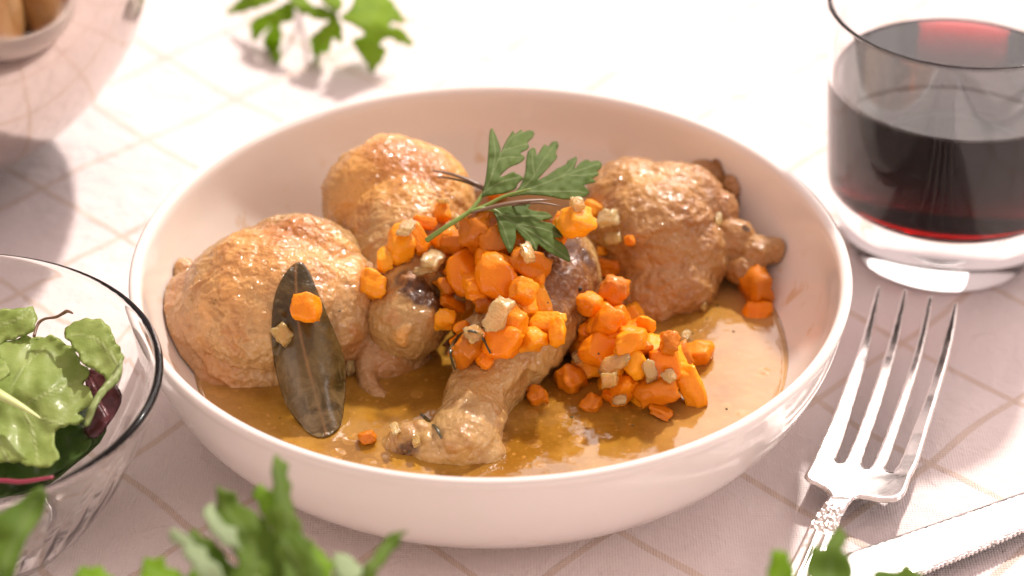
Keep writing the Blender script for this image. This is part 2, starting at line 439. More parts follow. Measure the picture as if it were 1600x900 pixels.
# broth
ZB = 1.85
def broth():
    n = 180; rings = 56; V = [(0, 0, ZB)]; F = []; sh = [0.]; re = rin(ZB)
    for k in range(1, rings+1):
        u = k/rings
        for i in range(n):
            a = 2*math.pi*i/n
            wob = .12*nz((math.cos(a), math.sin(a), 0), 3.0, 4)
            r = (re+.02+wob*.8)*u
            z = ZB + (0.05*max(0, (u-.96)/.04)**2) + .012*nz((r*math.cos(a), r*math.sin(a), 0), .9, 2)
            if k == rings: r += .06; z += .0
            V.append((r*math.cos(a), r*math.sin(a), z))
            x_, y_ = r*math.cos(a), r*math.sin(a)
            s = max(0, min(1, (u-.62)/.36+(.25*math.cos(a+.5)-.1)+.25*nz((x_, y_, 0), .8, 8)))
            sh.append(s*s*.9)
    for i in range(n): F.append((0, 1+i, 1+(i+1) % n))
    for k in range(rings-1):
        for i in range(n):
            a = 1+k*n+i; b = 1+k*n+(i+1) % n; F.append((a, a+n, b+n, b))
    # closed below, following the inside of the bowl
    base0 = len(V); pr = [(r-.02, z+.02) for r, z in inner if z < ZB-.1]
    for r, z in pr[:-1]:
        for i in range(n):
            a = 2*math.pi*i/n; V.append((r*math.cos(a), r*math.sin(a), z)); sh.append(0)
    V.append((0, 0, pr[-1][1])); sh.append(0)
    last = 1+(rings-1)*n
    for i in range(n): F.append((last+i, base0+i, base0+(i+1) % n, last+(i+1) % n))
    for k in range(len(pr)-2):
        for i in range(n):
            a = base0+k*n+i; b = base0+k*n+(i+1) % n; F.append((a, a+n, b+n, b))
    e = base0+(len(pr)-2)*n
    for i in range(n): F.append((e+i, len(V)-1, e+(i+1) % n))
    o = mesh('broth', V, F, m_broth(), origin=(0, 0, .7), attrs={'shallow': sh, 'edge': sh})
    tag(o, 'golden brown cooking broth pooled in the bottom of the white bowl', 'sauce')
    BV.append(BVHTree.FromPolygons(V, F))
broth()

# ------------------------------------------------------------------ chicken
def ball(c, r, rot=0, n=3):
    bm = bmesh.new(); bmesh.ops.create_icosphere(bm, subdivisions=n, radius=1)
    if isinstance(r, (int, float)): r = (r, r, r)
    M = Matrix.Translation(c) @ Matrix.Rotation(R(rot), 4, 'Z') @ Matrix.Diagonal((*r, 1))
    V = [tuple(M @ v.co) for v in bm.verts]; F = [tuple(v.index for v in f.verts) for f in bm.faces]; bm.free()
    return V, F
def chain(pts, k=9):
    """pts: (x, y, z, r) in pixels, pixels, cm, cm"""
    q = spline([(*P(p[0], p[1], p[2]), p[3]) for p in pts], k)
    return [(Vector(p[:3].tolist()), float(p[3]), 0) for p in q]
def flesh(name, blobs, vox, sm, mat, blobsA, disp, label, parent=None, seed=0, skinedge=None, group=None, cat='chicken'):
    V = []; F = []
    for c, r, rot in blobs:
        v, f = ball(c, r, rot, 3); o = len(V); V += v; F += [tuple(i+o for i in q) for q in f]
    me = bpy.data.meshes.new('work'); me.from_pydata(V, [], F)
    ob = bpy.data.objects.new('work', me); col.objects.link(ob)
    m = ob.modifiers.new('r', 'REMESH'); m.mode = 'VOXEL'; m.voxel_size = vox; m.adaptivity = 0
    m2 = ob.modifiers.new('s', 'SMOOTH'); m2.iterations = sm; m2.factor = .5
    dg = bpy.context.evaluated_depsgraph_get(); ev = ob.evaluated_get(dg); em = ev.to_mesh()
    n = len(em.vertices); co = np.zeros(n*3); em.vertices.foreach_get('co', co); co = co.reshape(-1, 3)
    no = np.zeros(n*3); em.vertices.foreach_get('normal', no); no = no.reshape(-1, 3)
    fs = [tuple(p.vertices) for p in em.polygons]
    ev.to_mesh_clear(); bpy.data.objects.remove(ob); bpy.data.meshes.remove(me)
    at = {k: np.zeros(n) for k in ('brown', 'skin', 'pink', 'char', 'fold')}
    tree = BVHTree.FromPolygons([tuple(v) for v in co], fs)
    for (px, py, rad, k, val) in blobsA:
        h = tree.ray_cast(Vector(CAM), ray(px, py))
        c = np.array(h[0]) if h[0] is not None else P(px, py, 2.5)
        d = np.linalg.norm(co-c, axis=1)/rad
        at[k] = np.clip(at[k]+val*np.exp(-d*d), 0, 1)
    lump, mid, fine, worm = disp
    sk = np.zeros(n); dd = np.zeros(n)
    for i in range(n):
        p = co[i]
        w = nz(p, .9, seed)
        s = at['skin'][i]+.22*nz(p, .8, seed+5)+.12*nz(p, 2.2, seed+7)
        s = min(1, max(0, (s-.42)/.10)); sk[i] = s
        wv = Vector((p[0]*1.3+w*1.2+seed, p[1]*1.3, p[2]*1.3+w))
        rid = 1-abs(noise.noise(wv*1.7))*2.2
        d = lump*w+mid*nz(p, 2.4, seed+1)+fine*nz(p, 5.5, seed+2)+fine*.55*nz(p, 11, seed+3)
        d += worm*max(0, rid)*.35+.085*at['fold'][i]*max(0, 1-abs(noise.noise(wv*2.4+Vector((3, 1, 2))))*4.5)
        d += .16*s
        c1 = abs(noise.noise(Vector((p[0]*2.6+seed+w, p[1]*2.6, p[2]*2.6)))); d -= math.exp(-(c1/.09)**2)*(.012+.030*at['fold'][i])
        if s > .3:
            vd = noise.voronoi(Vector((p[0]*6.5+.9*w, p[1]*6.5, p[2]*6.5+seed)))[0]
            d += .034*s*(vd[1]-vd[0])
        dd[i] = d
    at['skin'] = sk
    co = co+no*dd[:, None]
    # keep everything inside the bowl wall
    rr = np.hypot(co[:, 0], co[:, 1]); lim = np.interp(co[:, 2], inner[::-1, 1], inner[::-1, 0])-.08
    k = np.where(rr > lim, lim/np.maximum(rr, 1e-6), 1); co[:, 0] *= k; co[:, 1] *= k
    co[:, 2] = np.maximum(co[:, 2], .74)
    o = mesh(name, co, fs, mat, parent, attrs=at)
    if label: tag(o, label, cat, group)
    add_bvh(co, fs)
    return o
MC1 = m_chicken('chicken_thigh_skin', (.70, .36, .105), (.50, .305, .115), (.42, .14, .022), 1.0)
MC2 = m_chicken('chicken_drumstick_skin', (.74, .375, .085), (.52, .315, .11), (.50, .19, .035), 1.0)
MC3 = m_chicken('chicken_dark_thigh', (.54, .285, .075), (.47, .25, .08), (.28, .11, .025), 1.0)
MC4 = m_chicken('chicken_front_drumstick', (.57, .335, .095), (.53, .34, .12), (.20, .075, .018), .75)

def B(px, py, z, r, rot=0): return (P1(px, py, z), r, rot)
# thigh on the left
flesh('chicken_thigh', [B(425, 470, 3.1, (2.9, 2.8, 2.15), -8), B(470, 430, 3.35, (2.2, 2.0, 1.95)), B(330, 500, 2.5, (1.7, 2.0, 1.55), 25),
      B(540, 500, 2.6, (1.05, 2.0, 1.9), -10), B(390, 560, 1.9, (2.4, 1.3, 1.15), -6), B(292, 545, 1.9, (.95, 1.2, 1.1)),
      B(290, 430, 3.0, (.55, .6, .5)), B(270, 500, 2.4, (.55, .9, .8)), B(350, 596, 1.5, (1.6, .7, .7), -10), B(600, 560, 1.7, (1.25, 1.3, 1.15)), B(640, 575, 1.4, (.8, .9, .8))]
      + chain([(578, 440, 3.6, .5), (578, 520, 2.7, .36), (572, 590, 1.9, .32), (600, 640, 1.4, .42)]),
      .062, 9, MC1,
      [(430, 440, 2.6, 'skin', 1), (390, 540, 1.35, 'skin', .8), (520, 440, 1.9, 'skin', .8), (440, 540, 1.4, 'skin', .6), (340, 490, 1.4, 'skin', .8), (350, 530, 1.2, 'fold', 1), (400, 570, .9, 'fold', .8), (330, 460, .9, 'fold', .7), (430, 350, 1.0, 'fold', .5),
       (470, 350, 1.6, 'brown', .75), (400, 400, 1.5, 'brown', .5), (540, 420, 1.0, 'brown', .45), (340, 480, .8, 'brown', .3),
       (330, 625, 1.5, 'pink', 1), (420, 625, 1.0, 'pink', .8), (270, 520, 1.2, 'pink', .8), (290, 430, .9, 'pink', .8), (600, 590, 1.2, 'pink', .6), (575, 500, .8, 'pink', .5), (620, 600, .7, 'brown', .5)],
      (.14, .04, .018, .06), 'large golden chicken thigh with wrinkled skin behind the bay leaf', seed=1.3)
# drumstick at the back, knob end forward
flesh('chicken_drumstick', [B(612, 322, 3.75, (2.25, 2.2, 2.15), 0), B(650, 330, 3.7, (1.9, 2.2, 2.0), 0)]
      + chain([(630, 350, 3.6, 2.0), (640, 400, 3.45, 1.75), (642, 440, 3.35, 1.35), (640, 475, 3.25, 1.2), (636, 500, 3.1, 1.28)])
      + [B(610, 488, 3.1, .85), B(668, 492, 3.1, .85), B(640, 525, 2.6, .75), B(655, 455, 3.7, .62)],
      .062, 9, MC2,
      [(660, 380, 1.2, 'fold', .6), (610, 290, 2.9, 'skin', 1), (700, 330, 2.0, 'skin', .8), (620, 400, 1.4, 'skin', .6), (630, 520, .9, 'skin', .5),
       (600, 240, 1.6, 'brown', .75), (680, 270, 1.5, 'brown', .75), (620, 530, .7, 'brown', .35),
       (655, 455, .62, 'char', .95), (690, 480, .5, 'char', .9), (640, 440, .6, 'char', .5)],
      (.10, .045, .018, .045), 'plump golden chicken drumstick lying behind the diced carrots, burnt knob end forward', seed=4.1)
# thigh on the right
flesh('chicken_thigh', [B(1020, 370, 3.0, (2.0, 2.3, 2.0), 10), B(985, 320, 3.5, (1.5, 1.9, 1.5)), B(1070, 330, 3.3, (1.3, 1.8, 1.5)),
      B(1035, 335, 3.35, (1.9, 2.0, 1.6)), B(1040, 440, 2.1, (1.75, 1.6, 1.5)), B(1085, 400, 2.7, (1.1, 1.3, 1.3)), B(1010, 470, 1.8, (1.2, 1.2, 1.1)),B(945,400,2.3,(.9,1.5,1.4)),
      B(1110, 275, 3.5, (1.0, .55, .5), -6), B(1140, 262, 3.7, (.42, .4, .4)), B(1146, 250, 3.9, (.2, .25, .3)), B(1165, 315, 3.0, (.3, .5, .6)), B(1146, 300, 3.3, (.45, .6, .7)), B(1122, 340, 3.2, (.75, .8, .9)),
      B(1148, 378, 3.0, (.75, .7, .75)), B(1182, 395, 2.9, (.6, .55, .55)), B(1210, 390, 3.0, (.42, .42, .45)), B(1165, 422, 2.5, (.62, .5, .5)), B(1140, 400, 2.2, (.8, .8, .9))],
      .06, 8, MC3,
      [(1030, 290, 1.6, 'skin', 1), (960, 330, 1.3, 'skin', .9), (1080, 300, 1.0, 'skin', .8), (1085, 340, .8, 'fold', 1), (1050, 460, 1.0, 'fold', .5), (1130, 300, .8, 'fold', .9), (1180, 390, .8, 'fold', .6),
       (1040, 275, 1.2, 'brown', .4), (960, 300, 1.0, 'brown', .45), (1120, 262, .6, 'brown', .7), (1150, 400, .9, 'brown', .3),(1000, 470, 1.2, 'brown', .35),
       (1120, 300, .9, 'pink', .9), (1100, 350, .9, 'pink', .6), (1160, 300, .6, 'pink', .6), (1060, 440, 1.0, 'pink', .25), (1165, 358, .16, 'char', 1)],
      (.12, .06, .03, .07), 'brown chicken thigh with ragged skin and bare joint at the right side of the bowl', seed=8.7)
# drumstick in front
flesh('chicken_drumstick', [B(835, 440, 3.2, (1.9, 1.9, 1.75), 0)]
      + chain([(865, 425, 3.3, 1.5), (850, 455, 3.2, 1.75), (825, 500, 2.9, 1.62), (790, 560, 2.45, 1.3), (757, 610, 2.1, 1.08), (738, 650, 1.95, 1.0), (725, 690, 1.85, 1.15)])
      + [B(690, 700, 1.8, (1.0, .8, .75)), B(640, 694, 1.75, (.75, .7, .7)), B(755, 715, 1.6, (.7, .7, .7)), B(655, 675, 2.1, .4), B(612, 700, 1.6, .45)],
      .06, 8, MC4,
      [(680, 695, .6, 'fold', .5), (820, 470, 2.4, 'skin', .9), (740, 600, 1.6, 'skin', .55), (730, 690, 1.0, 'skin', .5),
       (890, 420, 2.0, 'brown', 1), (860, 400, 1.3, 'brown', 1), (915, 400, .8, 'char', .7), (880, 430, .6, 'char', .45), (850, 480, .9, 'brown', .6), (740, 620, .8, 'brown', .3), (740, 690, .5, 'brown', .15),
       (640, 700, .5, 'char', .62), (625, 712, .35, 'char', .5), (760, 640, 1.2, 'pink', .3), (700, 690, .6, 'pink', .3)],
      (.09, .045, .018, .04), 'pale chicken drumstick in front with its knob end towards the near rim', seed=12.2)

# ------------------------------------------------------------------ bay leaf
def drape(z0, zfun, lift=.1):
    def pos(v2):
        zz = zfun(v2); out = P(v2[:, 0], v2[:, 1], zz)
        o = np.array(CAM)
        d0 = np.linalg.norm(out-o, axis=1)
        for it in range(len(v2)):
            h, n = hit(v2[it, 0], v2[it, 1])
            dh = (h-Vector(CAM)).length-lift
            if dh < d0[it]: out[it] = o+(out[it]-o)*dh/d0[it]
        return out
    return pos
q = lambda pts, s, ox, oy: [(ox+x/s, oy+y/s) for x, y in pts]
bay = [(x-(x-(465+(y-400)*.15))*.10, y) for x, y in q([(165, 58), (185, 52), (205, 58), (240, 110), (275, 190), (320, 290), (360, 380), (392, 460), (400, 520), (396, 600), (386, 680), (372, 745), (340, 780), (290, 800), (230, 790),
         (170, 740), (110, 660), (75, 560), (52, 440), (48, 330), (60, 220), (90, 140), (130, 85)], 2.727, 400, 390)]
def bayz(v):
    zt = hit(462, 430)[0].z+.25
    k = np.clip((v[:, 1]-411)/275, 0, 1)
    cx = 462+(v[:, 1]-411)*.15
    return zt*(1-k)+1.75*k + .2*np.sin(k*3.14) - .00030*(v[:, 0]-cx)**2*.6
lv = [q([(168, 60), (170, 160), (185, 330), (215, 470), (260, 640), (300, 790)], 2.727, 400, 390)]
for k in range(8):
    yy = 130+k*75; xx = 172+k*14
    lv.append(q([(xx, yy), (xx+60, yy-25-k*2), (xx+110+k*4, yy-10)], 2.727, 400, 390)); lv.append(q([(xx, yy), (xx-50, yy-20), (xx-100, yy-5)], 2.727, 400, 390))
def bayrel(v): return np.array([.03*nz((a*.05, b*.05, 0), 1, 3)+.05*nz((a*.018, b*.018, 0), 1, 5) for a, b in v])
MBAY = m_leaf('cooked_bay_leaf', (.11, .068, .018), (.04, .028, .008), (.40, .20, .07), .22, .06, None, .8, .6, .7, wet=True)
V, F, at, _, tp = sheet(bay, 2.8, drape(0, bayz, .07), T=.03, rim=2.5, veins=lv[:1], vw=1.9, groove=.0, relief=bayrel)
br = mesh('bay_leaf', V, F, MBAY, attrs=at)
tag(br, 'long olive brown bay leaf leaning on the left chicken thigh', 'bay leaf')
add_bvh(V, F)

# ------------------------------------------------------------------ diced vegetables
def die_mesh(name, seed, asp, mat, soft=.35, wob=.12):
    bm = bmesh.new(); bmesh.ops.create_cube(bm, size=2)
    bmesh.ops.subdivide_edges(bm, edges=bm.edges, cuts=6, use_grid_fill=True)
    for v in bm.verts:
        p = v.co.copy(); s = p.normalized()*1.25
        c = p.lerp(s, soft)
        skew = Vector((.25*c.z*math.sin(seed*3), .22*c.x*math.cos(seed*5), .2*c.y*math.sin(seed*7)))
        c = c+skew
        d = 1+wob*noise.noise(c*1.1+Vector((seed*7, 0, 0)))+wob*.6*noise.noise(c*2.6+Vector((0, seed*5, 0)))
        c = Vector((c.x*asp[0], c.y*asp[1], c.z*asp[2]))*d*.5
        v.co = c*S
    me = bpy.data.meshes.new(name); bm.to_mesh(me); bm.free(); me.materials.append(mat)
    me.polygons.foreach_set('use_smooth', [True]*len(me.polygons)); return me
MCA = m_carrot('carrot_orange', (.82, .205, .002), (.86, .29, .005)); MCY = m_carrot('carrot_golden', (.88, .30, .005), (.90, .38, .012)); MCB = m_carrot('carrot_amber', (.62, .19, .004), (.72, .22, .005), .15)
MON = m_onion()
asps = [(1, .9, .75), (1.15, .8, .7), (.9, 1, .8), (1.3, .75, .6), (1, .7, .9), (.85, .85, .95)]
def m_film():
    t = NT('wet_onion_shred'); base(t, t.mix(t.noise(300, 3), (.66, .46, .22), (.56, .34, .13)))
    t.set(Roughness=.15, IOR=1.36, Transmission_Weight=.45, Subsurface_Weight=.3, Subsurface_Scale=.003, Coat_Weight=.8, Coat_Roughness=.05)
    t.normal(t.bump(t.noise(260, 3, .6), .6, .002)); return t.m
MFI = m_film()
DM = {'s': [die_mesh('onion_piece', i+41, (asps[i][0]*1.2, asps[i][1], .2), MFI, .6, .45) for i in range(6)],
      'o': [die_mesh('carrot_cube', i+1, asps[i], MCA, .42+.08*(i % 3), .2) for i in range(6)],
      'y': [die_mesh('carrot_cube', i+11, asps[i], MCY, .42+.08*(i % 3), .2) for i in range(6)],
      'a': [die_mesh('carrot_cube', i+21, asps[i], MCB, .5, .3) for i in range(6)],
      'n': [die_mesh('onion_piece', i+31, (asps[i][0], asps[i][1], asps[i][2]*.62), MON, .45, .32) for i in range(6)]}
rd = random.Random(11)
def die(px, py, size, kind, label, group=None, sink=.25):
    h, n = hit(px, py); s = size*(.8 if kind == 'n' else 1.0)/51.0
    me = DM[kind][rd.randrange(6)]
    o = bpy.data.objects.new('onion_piece' if kind in 'ns' else 'carrot_cube', me); col.objects.link(o)
    p = h+n*(s*(.1 if kind == 's' else .36)*(1-sink)) - ray(px, py)*(s*(.02 if kind == 's' else .12))
    o.location = p*S
    up = n.normalized() if kind == 's' else (n*.8+Vector((0, 0, .7))).normalized()
    qn = up.to_track_quat('Z', 'Y')
    o.rotation_mode = 'QUATERNION'
    from mathutils import Euler
    o.rotation_quaternion = qn @ Euler((rd.uniform(-.5, .5)*(kind != 's'), rd.uniform(-.5, .5)*(kind != 's'), rd.uniform(0, 6.28))).to_quaternion()
    o.scale = (s, s, s)
    tag(o, label, 'onion' if kind in 'ns' else 'carrot', group or ('cooked onion pieces on the chicken' if kind in 'ns' else 'diced carrots on the chicken'))
    M = Matrix.LocRotScale(p, o.rotation_quaternion, Vector((s, s, s)))
    BV.append(BVHTree.FromPolygons([tuple(M @ (v.co/S)) for v in me.vertices], [tuple(f.vertices) for f in me.polygons]))
    return o
def heap(pts, kinds, lo, hi, where, group):
    xs = sorted(p[0] for p in pts); ys = sorted(p[1] for p in pts); n = len(pts)
    for x, y in pts:
        k = rd.choice(kinds)
        hx = ['left side', 'left of centre', 'right of centre', 'right side'][min(3, xs.index(x)*4//n)]
        vy = ['far', 'upper', 'lower', 'near'][min(3, ys.index(y)*4//n)]
        nm = {'o': 'orange carrot cube', 'y': 'golden carrot cube', 'a': 'amber carrot piece', 'n': 'glassy onion piece'}[k]
        die(x+rd.uniform(-6, 6), y+rd.uniform(-6, 6), rd.uniform(lo, hi)*.92, k, '%s in the %s row of the heap %s, %s' % (nm, vy, where, hx), group, .95)
heap([(700, 400), (735, 420), (770, 430), (800, 455), (760, 470), (735, 505), (775, 505), (810, 500), (845, 470), (702, 375), (762, 385), (730, 350), (802, 400), (840, 430), (785, 351), (825, 360)],
     'oayan', 36, 48, 'between the drumsticks', 'heaped vegetables between the drumsticks')
for d in [(915, 560, 62, 'a', 'wide amber carrot piece under the left side of the broth heap'), (965, 575, 62, 'o', 'wide orange carrot piece under the middle of the broth heap'), (1010, 585, 60, 'o', 'wide orange carrot piece under the front of the broth heap'),
          (1050, 575, 54, 'a', 'amber carrot piece under the right side of the broth heap'), (940, 530, 60, 'a', 'amber carrot piece wedged between front drumstick and broth heap'), (985, 540, 58, 'o', 'orange carrot piece under the back of the broth heap'),
          (940, 500, 54, 'o', 'orange carrot piece wedged behind the front drumstick'), (1020, 555, 52, 'y', 'golden carrot piece under the right back of the broth heap')]: die(*d, sink=.5)
heap([(925, 575), (955, 595), (985, 590), (1015, 591), (945, 545), (975, 560), (1010, 561), (1040, 580), (930, 520), (960, 530), (990, 531), (1060, 570), (905, 562), (935, 500), (1000, 615), (965, 501)],
     'oyoan', 36, 46, 'in the broth', 'heaped vegetables in the broth')
rx = random.Random(21); seen = {}
for q_ in range(26):
    x, y = (rx.uniform(690, 850), rx.uniform(390, 545)) if q_ < 13 else (rx.uniform(895, 1085), rx.uniform(510, 625))
    k = rx.choice('oynno'); nm = {'o': 'orange carrot bit', 'y': 'golden carrot bit', 'n': 'glassy onion bit'}[k]
    c_ = (770, 470) if q_ < 13 else (990, 567); a_ = int((math.degrees(math.atan2(y-c_[1], x-c_[0]))+360+22.5)//45) % 8
    w_ = ['right side', 'near right part', 'near side', 'near left part', 'left side', 'far left part', 'far side', 'far right part'][a_]
    die(x, y, rx.uniform(20, 32), k, 'small %s on the %s of the heap %s' % (nm, w_, 'between the drumsticks' if q_ < 13 else 'in the broth'), 'small bits in the vegetable heaps', .6)
for x, y, z_, k, lab in [(748, 455, 46, "o", "orange carrot cube above the pale onion in the centre of the heap"), (700, 452, 40, "a", "amber carrot piece right beside the burnt knob"), (765, 412, 44, "o", "orange carrot cube right of the biggest chunk"),
        (712, 385, 44, "a", "amber carrot chunk left of the big amber one"), (650, 378, 38, "o", "orange carrot cube at the upper left end of the heap"), (690, 500, 34, "y", "golden carrot cube low at the right of the burnt knob"), (800, 508, 44, "o", "orange carrot cube beside the pale central onion"), (855, 375, 44, "a", "amber carrot piece under the tip of the lowest leaflet"), (872, 362, 38, "o", "orange carrot cube left of the large golden slice"), (760, 560, 36, "o", "orange carrot cube lowest under the curled rosemary")]: die(x, y, z_, k, lab, sink=.4)
for d in [
 (687, 338, 30, 'o', 'small orange carrot cube under the parsley stem'), (628, 387, 46, 'y', 'flat golden carrot piece on the knob of the back drumstick, highest on the left'),
 (607, 408, 32, 'y', 'small pale yellow carrot cube between the back drumstick and left thigh'), (591, 446, 50, 'y', 'large golden carrot cube hanging at the left of the burnt knob'),
 (740, 372, 74, 'a', 'big amber carrot chunk in front of the parsley stem'), (777, 307, 32, 'o', 'orange carrot sliver under the upper parsley leaflets'),
 (795, 388, 60, 'a', 'amber carrot chunk under the lowest parsley leaflet'), (893, 348, 44, 'y', 'large golden carrot slice at the tip of the parsley leaf'),
 (930, 327, 32, 'y', 'golden carrot cube touching the right thigh skin'), (943, 392, 16, 'y', 'tiny golden carrot dot beside the charred drumstick end'),
 (950, 415, 34, 'a', 'amber carrot piece squeezed between front drumstick and right thigh'), (955, 462, 40, 'a', 'dark amber carrot piece at the foot of the right thigh'),
 (723, 424, 64, 'o', 'biggest bright orange carrot chunk in the middle of the heap'), (785, 442, 66, 'o', 'long orange carrot strip curving right of the biggest chunk'),
 (820, 413, 50, 'a', 'amber carrot piece beside the charred end of the front drumstick'), (730, 490, 40, 'y', 'golden carrot cube above the curled rosemary needle'),
 (820, 484, 34, 'y', 'small golden carrot cube right of the pale onion'), (848, 508, 42, 'y', 'bright golden carrot cube on the side of the front drumstick'),
 (872, 514, 30, 'y', 'golden carrot wedge farthest right on the front drumstick'), (785, 535, 52, 'o', 'orange carrot cube resting low on the front drumstick'),
 (824, 532, 40, 'y', 'shiny golden carrot cube lowest on the front drumstick'), (742, 548, 56, 'a', 'flat reddish carrot slice under the curled rosemary needle'),
 (812, 460, 36, 'o', 'orange carrot cube at the end of the curved strip'),
 (665, 352, 26, 'o', 'orange carrot scrap on the back drumstick left of the stem foot'),
 (927, 481, 34, 'o', 'orange carrot cube topmost in the broth heap, against the drumstick'), (943, 506, 44, 'o', 'orange carrot cube just below the topmost one'),
 (990, 492, 38, 'y', 'bright golden carrot stick tilted against the right thigh'), (1010, 512, 26, 'y', 'small golden carrot cube right of the tilted stick'),
 (930, 548, 58, 'o', 'large red orange carrot cube at the left of the broth heap'), (983, 535, 46, 'o', 'orange carrot cube in the middle of the broth heap'),
 (994, 562, 44, 'y', 'golden carrot cube with sharp edges in the middle of the broth heap'), (1032, 562, 48, 'o', 'orange carrot cube right of the middle of the broth heap'),
 (983, 606, 42, 'o', 'orange carrot cube lowest in front of the broth heap'), (1073, 594, 46, 'y', 'flat golden carrot slice at the right end of the broth heap'),
 (1089, 558, 44, 'o', 'orange carrot stick half sunk at the far right of the broth heap'), (1046, 544, 34, 'a', 'amber carrot piece behind the broth heap'),
 (892, 598, 46, 'a', 'sunken reddish carrot cube between drumstick and broth heap'), (924, 634, 28, 'a', 'small sunken carrot piece in front of the broth heap'),
 (1027, 614, 50, 'a', 'broad amber carrot slice lying in the broth in front of the heap'), (1033, 649, 24, 'a', 'lone small carrot scrap floating nearest the rim'),
 (1182, 462, 60, 'a', 'big orange carrot chunk in the broth under the bare joint'), (1180, 478, 40, 'o', 'orange carrot cube in front of the chunk under the bare joint'),
 (985, 376, 16, 'o', 'thin orange carrot flake stuck on the right thigh'), (840, 622, 32, 'a', 'half sunken carrot piece right of the front drumstick shank'),
 (575, 688, 22, 'a', 'small amber carrot crumb in the broth beside the front knob'),
 (477, 484, 42, 'o', 'single bright orange carrot cube stuck on the bay leaf')]:
    die(*d[:5], sink=.75 if 'sunken' in d[4] or 'half sunk' in d[4] else .25)
for d in [
 (633, 360, 36, 'n', 'flat pale onion piece on the back drumstick above the carrots'), (713, 350, 26, 'n', 'pale onion piece under the parsley stem'),
 (673, 407, 46, 'n', 'large translucent onion piece above the burnt knob'), (660, 426, 24, 'n', 'small pale onion square on the burnt knob'),
 (712, 464, 34, 'n', 'glassy onion piece right of the burnt knob'), (780, 492, 48, 'n', 'large pale onion piece in the centre of the heap'),
 (740, 526, 30, 'n', 'small onion piece under the arch of the rosemary needle'), (953, 345, 38, 'n', 'rounded onion piece between golden carrot and right thigh'),
 (962, 372, 30, 'n', 'translucent onion piece lower on the edge of the right thigh'), (900, 322, 26, 'n', 'pale onion piece behind the golden carrot slice'), (820, 395, 30, 'n', 'glassy onion piece near the lowest leaflet tip'),
 (967, 566, 40, 'n', 'glassy onion piece low in the broth heap'), (950, 590, 32, 'n', 'onion piece at the lower left of the broth heap'),
 (1010, 578, 30, 'n', 'onion piece between carrots at the front of the broth heap'), (1046, 590, 24, 'n', 'small onion piece near the right end of the broth heap'),
 (968, 622, 26, 'n', 'onion shred floating before the broth heap'), (547, 570, 25, 'n', 'pale onion chip on the right edge of the bay leaf'), (440, 522, 33, 'n', 'wet onion piece on the left half of the bay leaf'),
 (652, 690, 19, 'n', 'white onion square on the front knob'), (620, 672, 22, 'n', 'round onion crumb on top of the front knob'),
 (690, 318, 21, 'n', 'onion sliver on the top of the back drumstick'), (1118, 345, 22, 'n', 'onion like fat scrap by the joint of the right thigh'), (1098, 478, 16, 'n', 'small onion crumb at the lower edge of the right thigh')]:
    die(*d)

# ------------------------------------------------------------------ herbs on the dish
def on_surface(pts, lift):
    return np.array([np.array(hit(x, y)[0])-np.array(ray(x, y))*lift for x, y in pts])
MROS = m_simple('cooked_rosemary', (.055, .055, .022), .35, None, Coat_Weight=.6)
MTWIG = m_simple('brown_twig', (.16, .085, .035), .4, None, Coat_Weight=.5)
for pts, r, lab in (([(711, 578), (704, 552), (714, 528), (735, 517), (754, 528), (766, 552)], .07, 'curled dark green rosemary needle on the front drumstick'),
                    ([(657, 646), (668, 656), (681, 668), (690, 685)], .07, 'short dark rosemary needle across the front shank'),):
    p = spline(on_surface(pts, .07), 6)
    k = np.ones(3)/3
    V, F = tube(p, [.03, r, r, r*.9, .03], 8, .6); tag(mesh('rosemary_needle', V, F, MROS), lab, 'rosemary', 'cooked rosemary needles')
def line3(a, za, b, zb, n=6, sag=0):
    A = P(a[0], a[1], za); B_ = P(b[0], b[1], zb)
    return [A+(B_-A)*t+np.array([0, 0, sag*math.sin(math.pi*t)]) for t in np.linspace(0, 1, n)]
h0 = hit(675, 268)[0]; h1 = hit(752, 297)[0]
for j, (a, b, r) in enumerate([((676, 266), (757, 293), .085), ((684, 276), (757, 297), .06)]):
    za = hit(*a)[0].z+.12; p = line3(a, za, b, za-.15, 8, .1)
    V, F = tube(p, [.03, r, r, r*.8], 8, .6)
    tag(mesh('rosemary_needle', V, F, MROS if j else MTWIG), ['brown rosemary stalk running from the back drumstick to the parsley', 'dark needle lying along the brown rosemary stalk'][j], 'rosemary', 'cooked rosemary needles')
zs = hit(757, 335)[0].z
for j, (a, b, r) in enumerate([((735, 333), (862, 312), .10), ((800, 322), (875, 322), .06)]):
    p = line3(a, zs+.2, b, zs+.35, 8, .12); V, F = tube(p, [.04, r, r, r*.8, .03], 8, .6)
    tag(mesh('rosemary_needle', V, F, MTWIG), ['thick brown rosemary stalk behind the lowest parsley leaflet', 'thin brown needle under the right parsley leaflet'][j], 'rosemary', 'cooked rosemary needles')
def pepper(px, py, r):
    h, n = hit(px, py); V, F = ball(h+n*r*.5, r, 0, 2)
    V = [tuple(np.array(v)*(1)+0.1*r*nz(v, 9)) for v in V]
    return mesh('peppercorn', V, F, MPEP)
MPEP = m_simple('black_pepper', (.03, .02, .018), .35, (900, .5))
tag(pepper(905, 452, .07), 'black peppercorn on the side of the front drumstick', 'peppercorn')

MHB = m_simple('herb_fleck', (.06, .07, .02), .4)
rh = random.Random(5); k_ = 0
while k_ < 16:
    x, y = rh.uniform(420, 1180), rh.uniform(470, 715); h, n = hit(x, y)
    if n.z < .3: continue
    V, F = ball((0, 0, 0), (rh.uniform(.03, .06), rh.uniform(.02, .04), .012), rh.uniform(0, 180), 1)
    R_ = n.to_track_quat('Z', 'Y').to_matrix(); V = [tuple(h+n*.012+R_ @ Vector(v)) for v in V]
    tag(mesh('herb_fleck', V, F, MHB), 'tiny dark herb fleck sprinkled on the dish', 'herb fleck', 'herb flecks on the dish'); k_ += 1
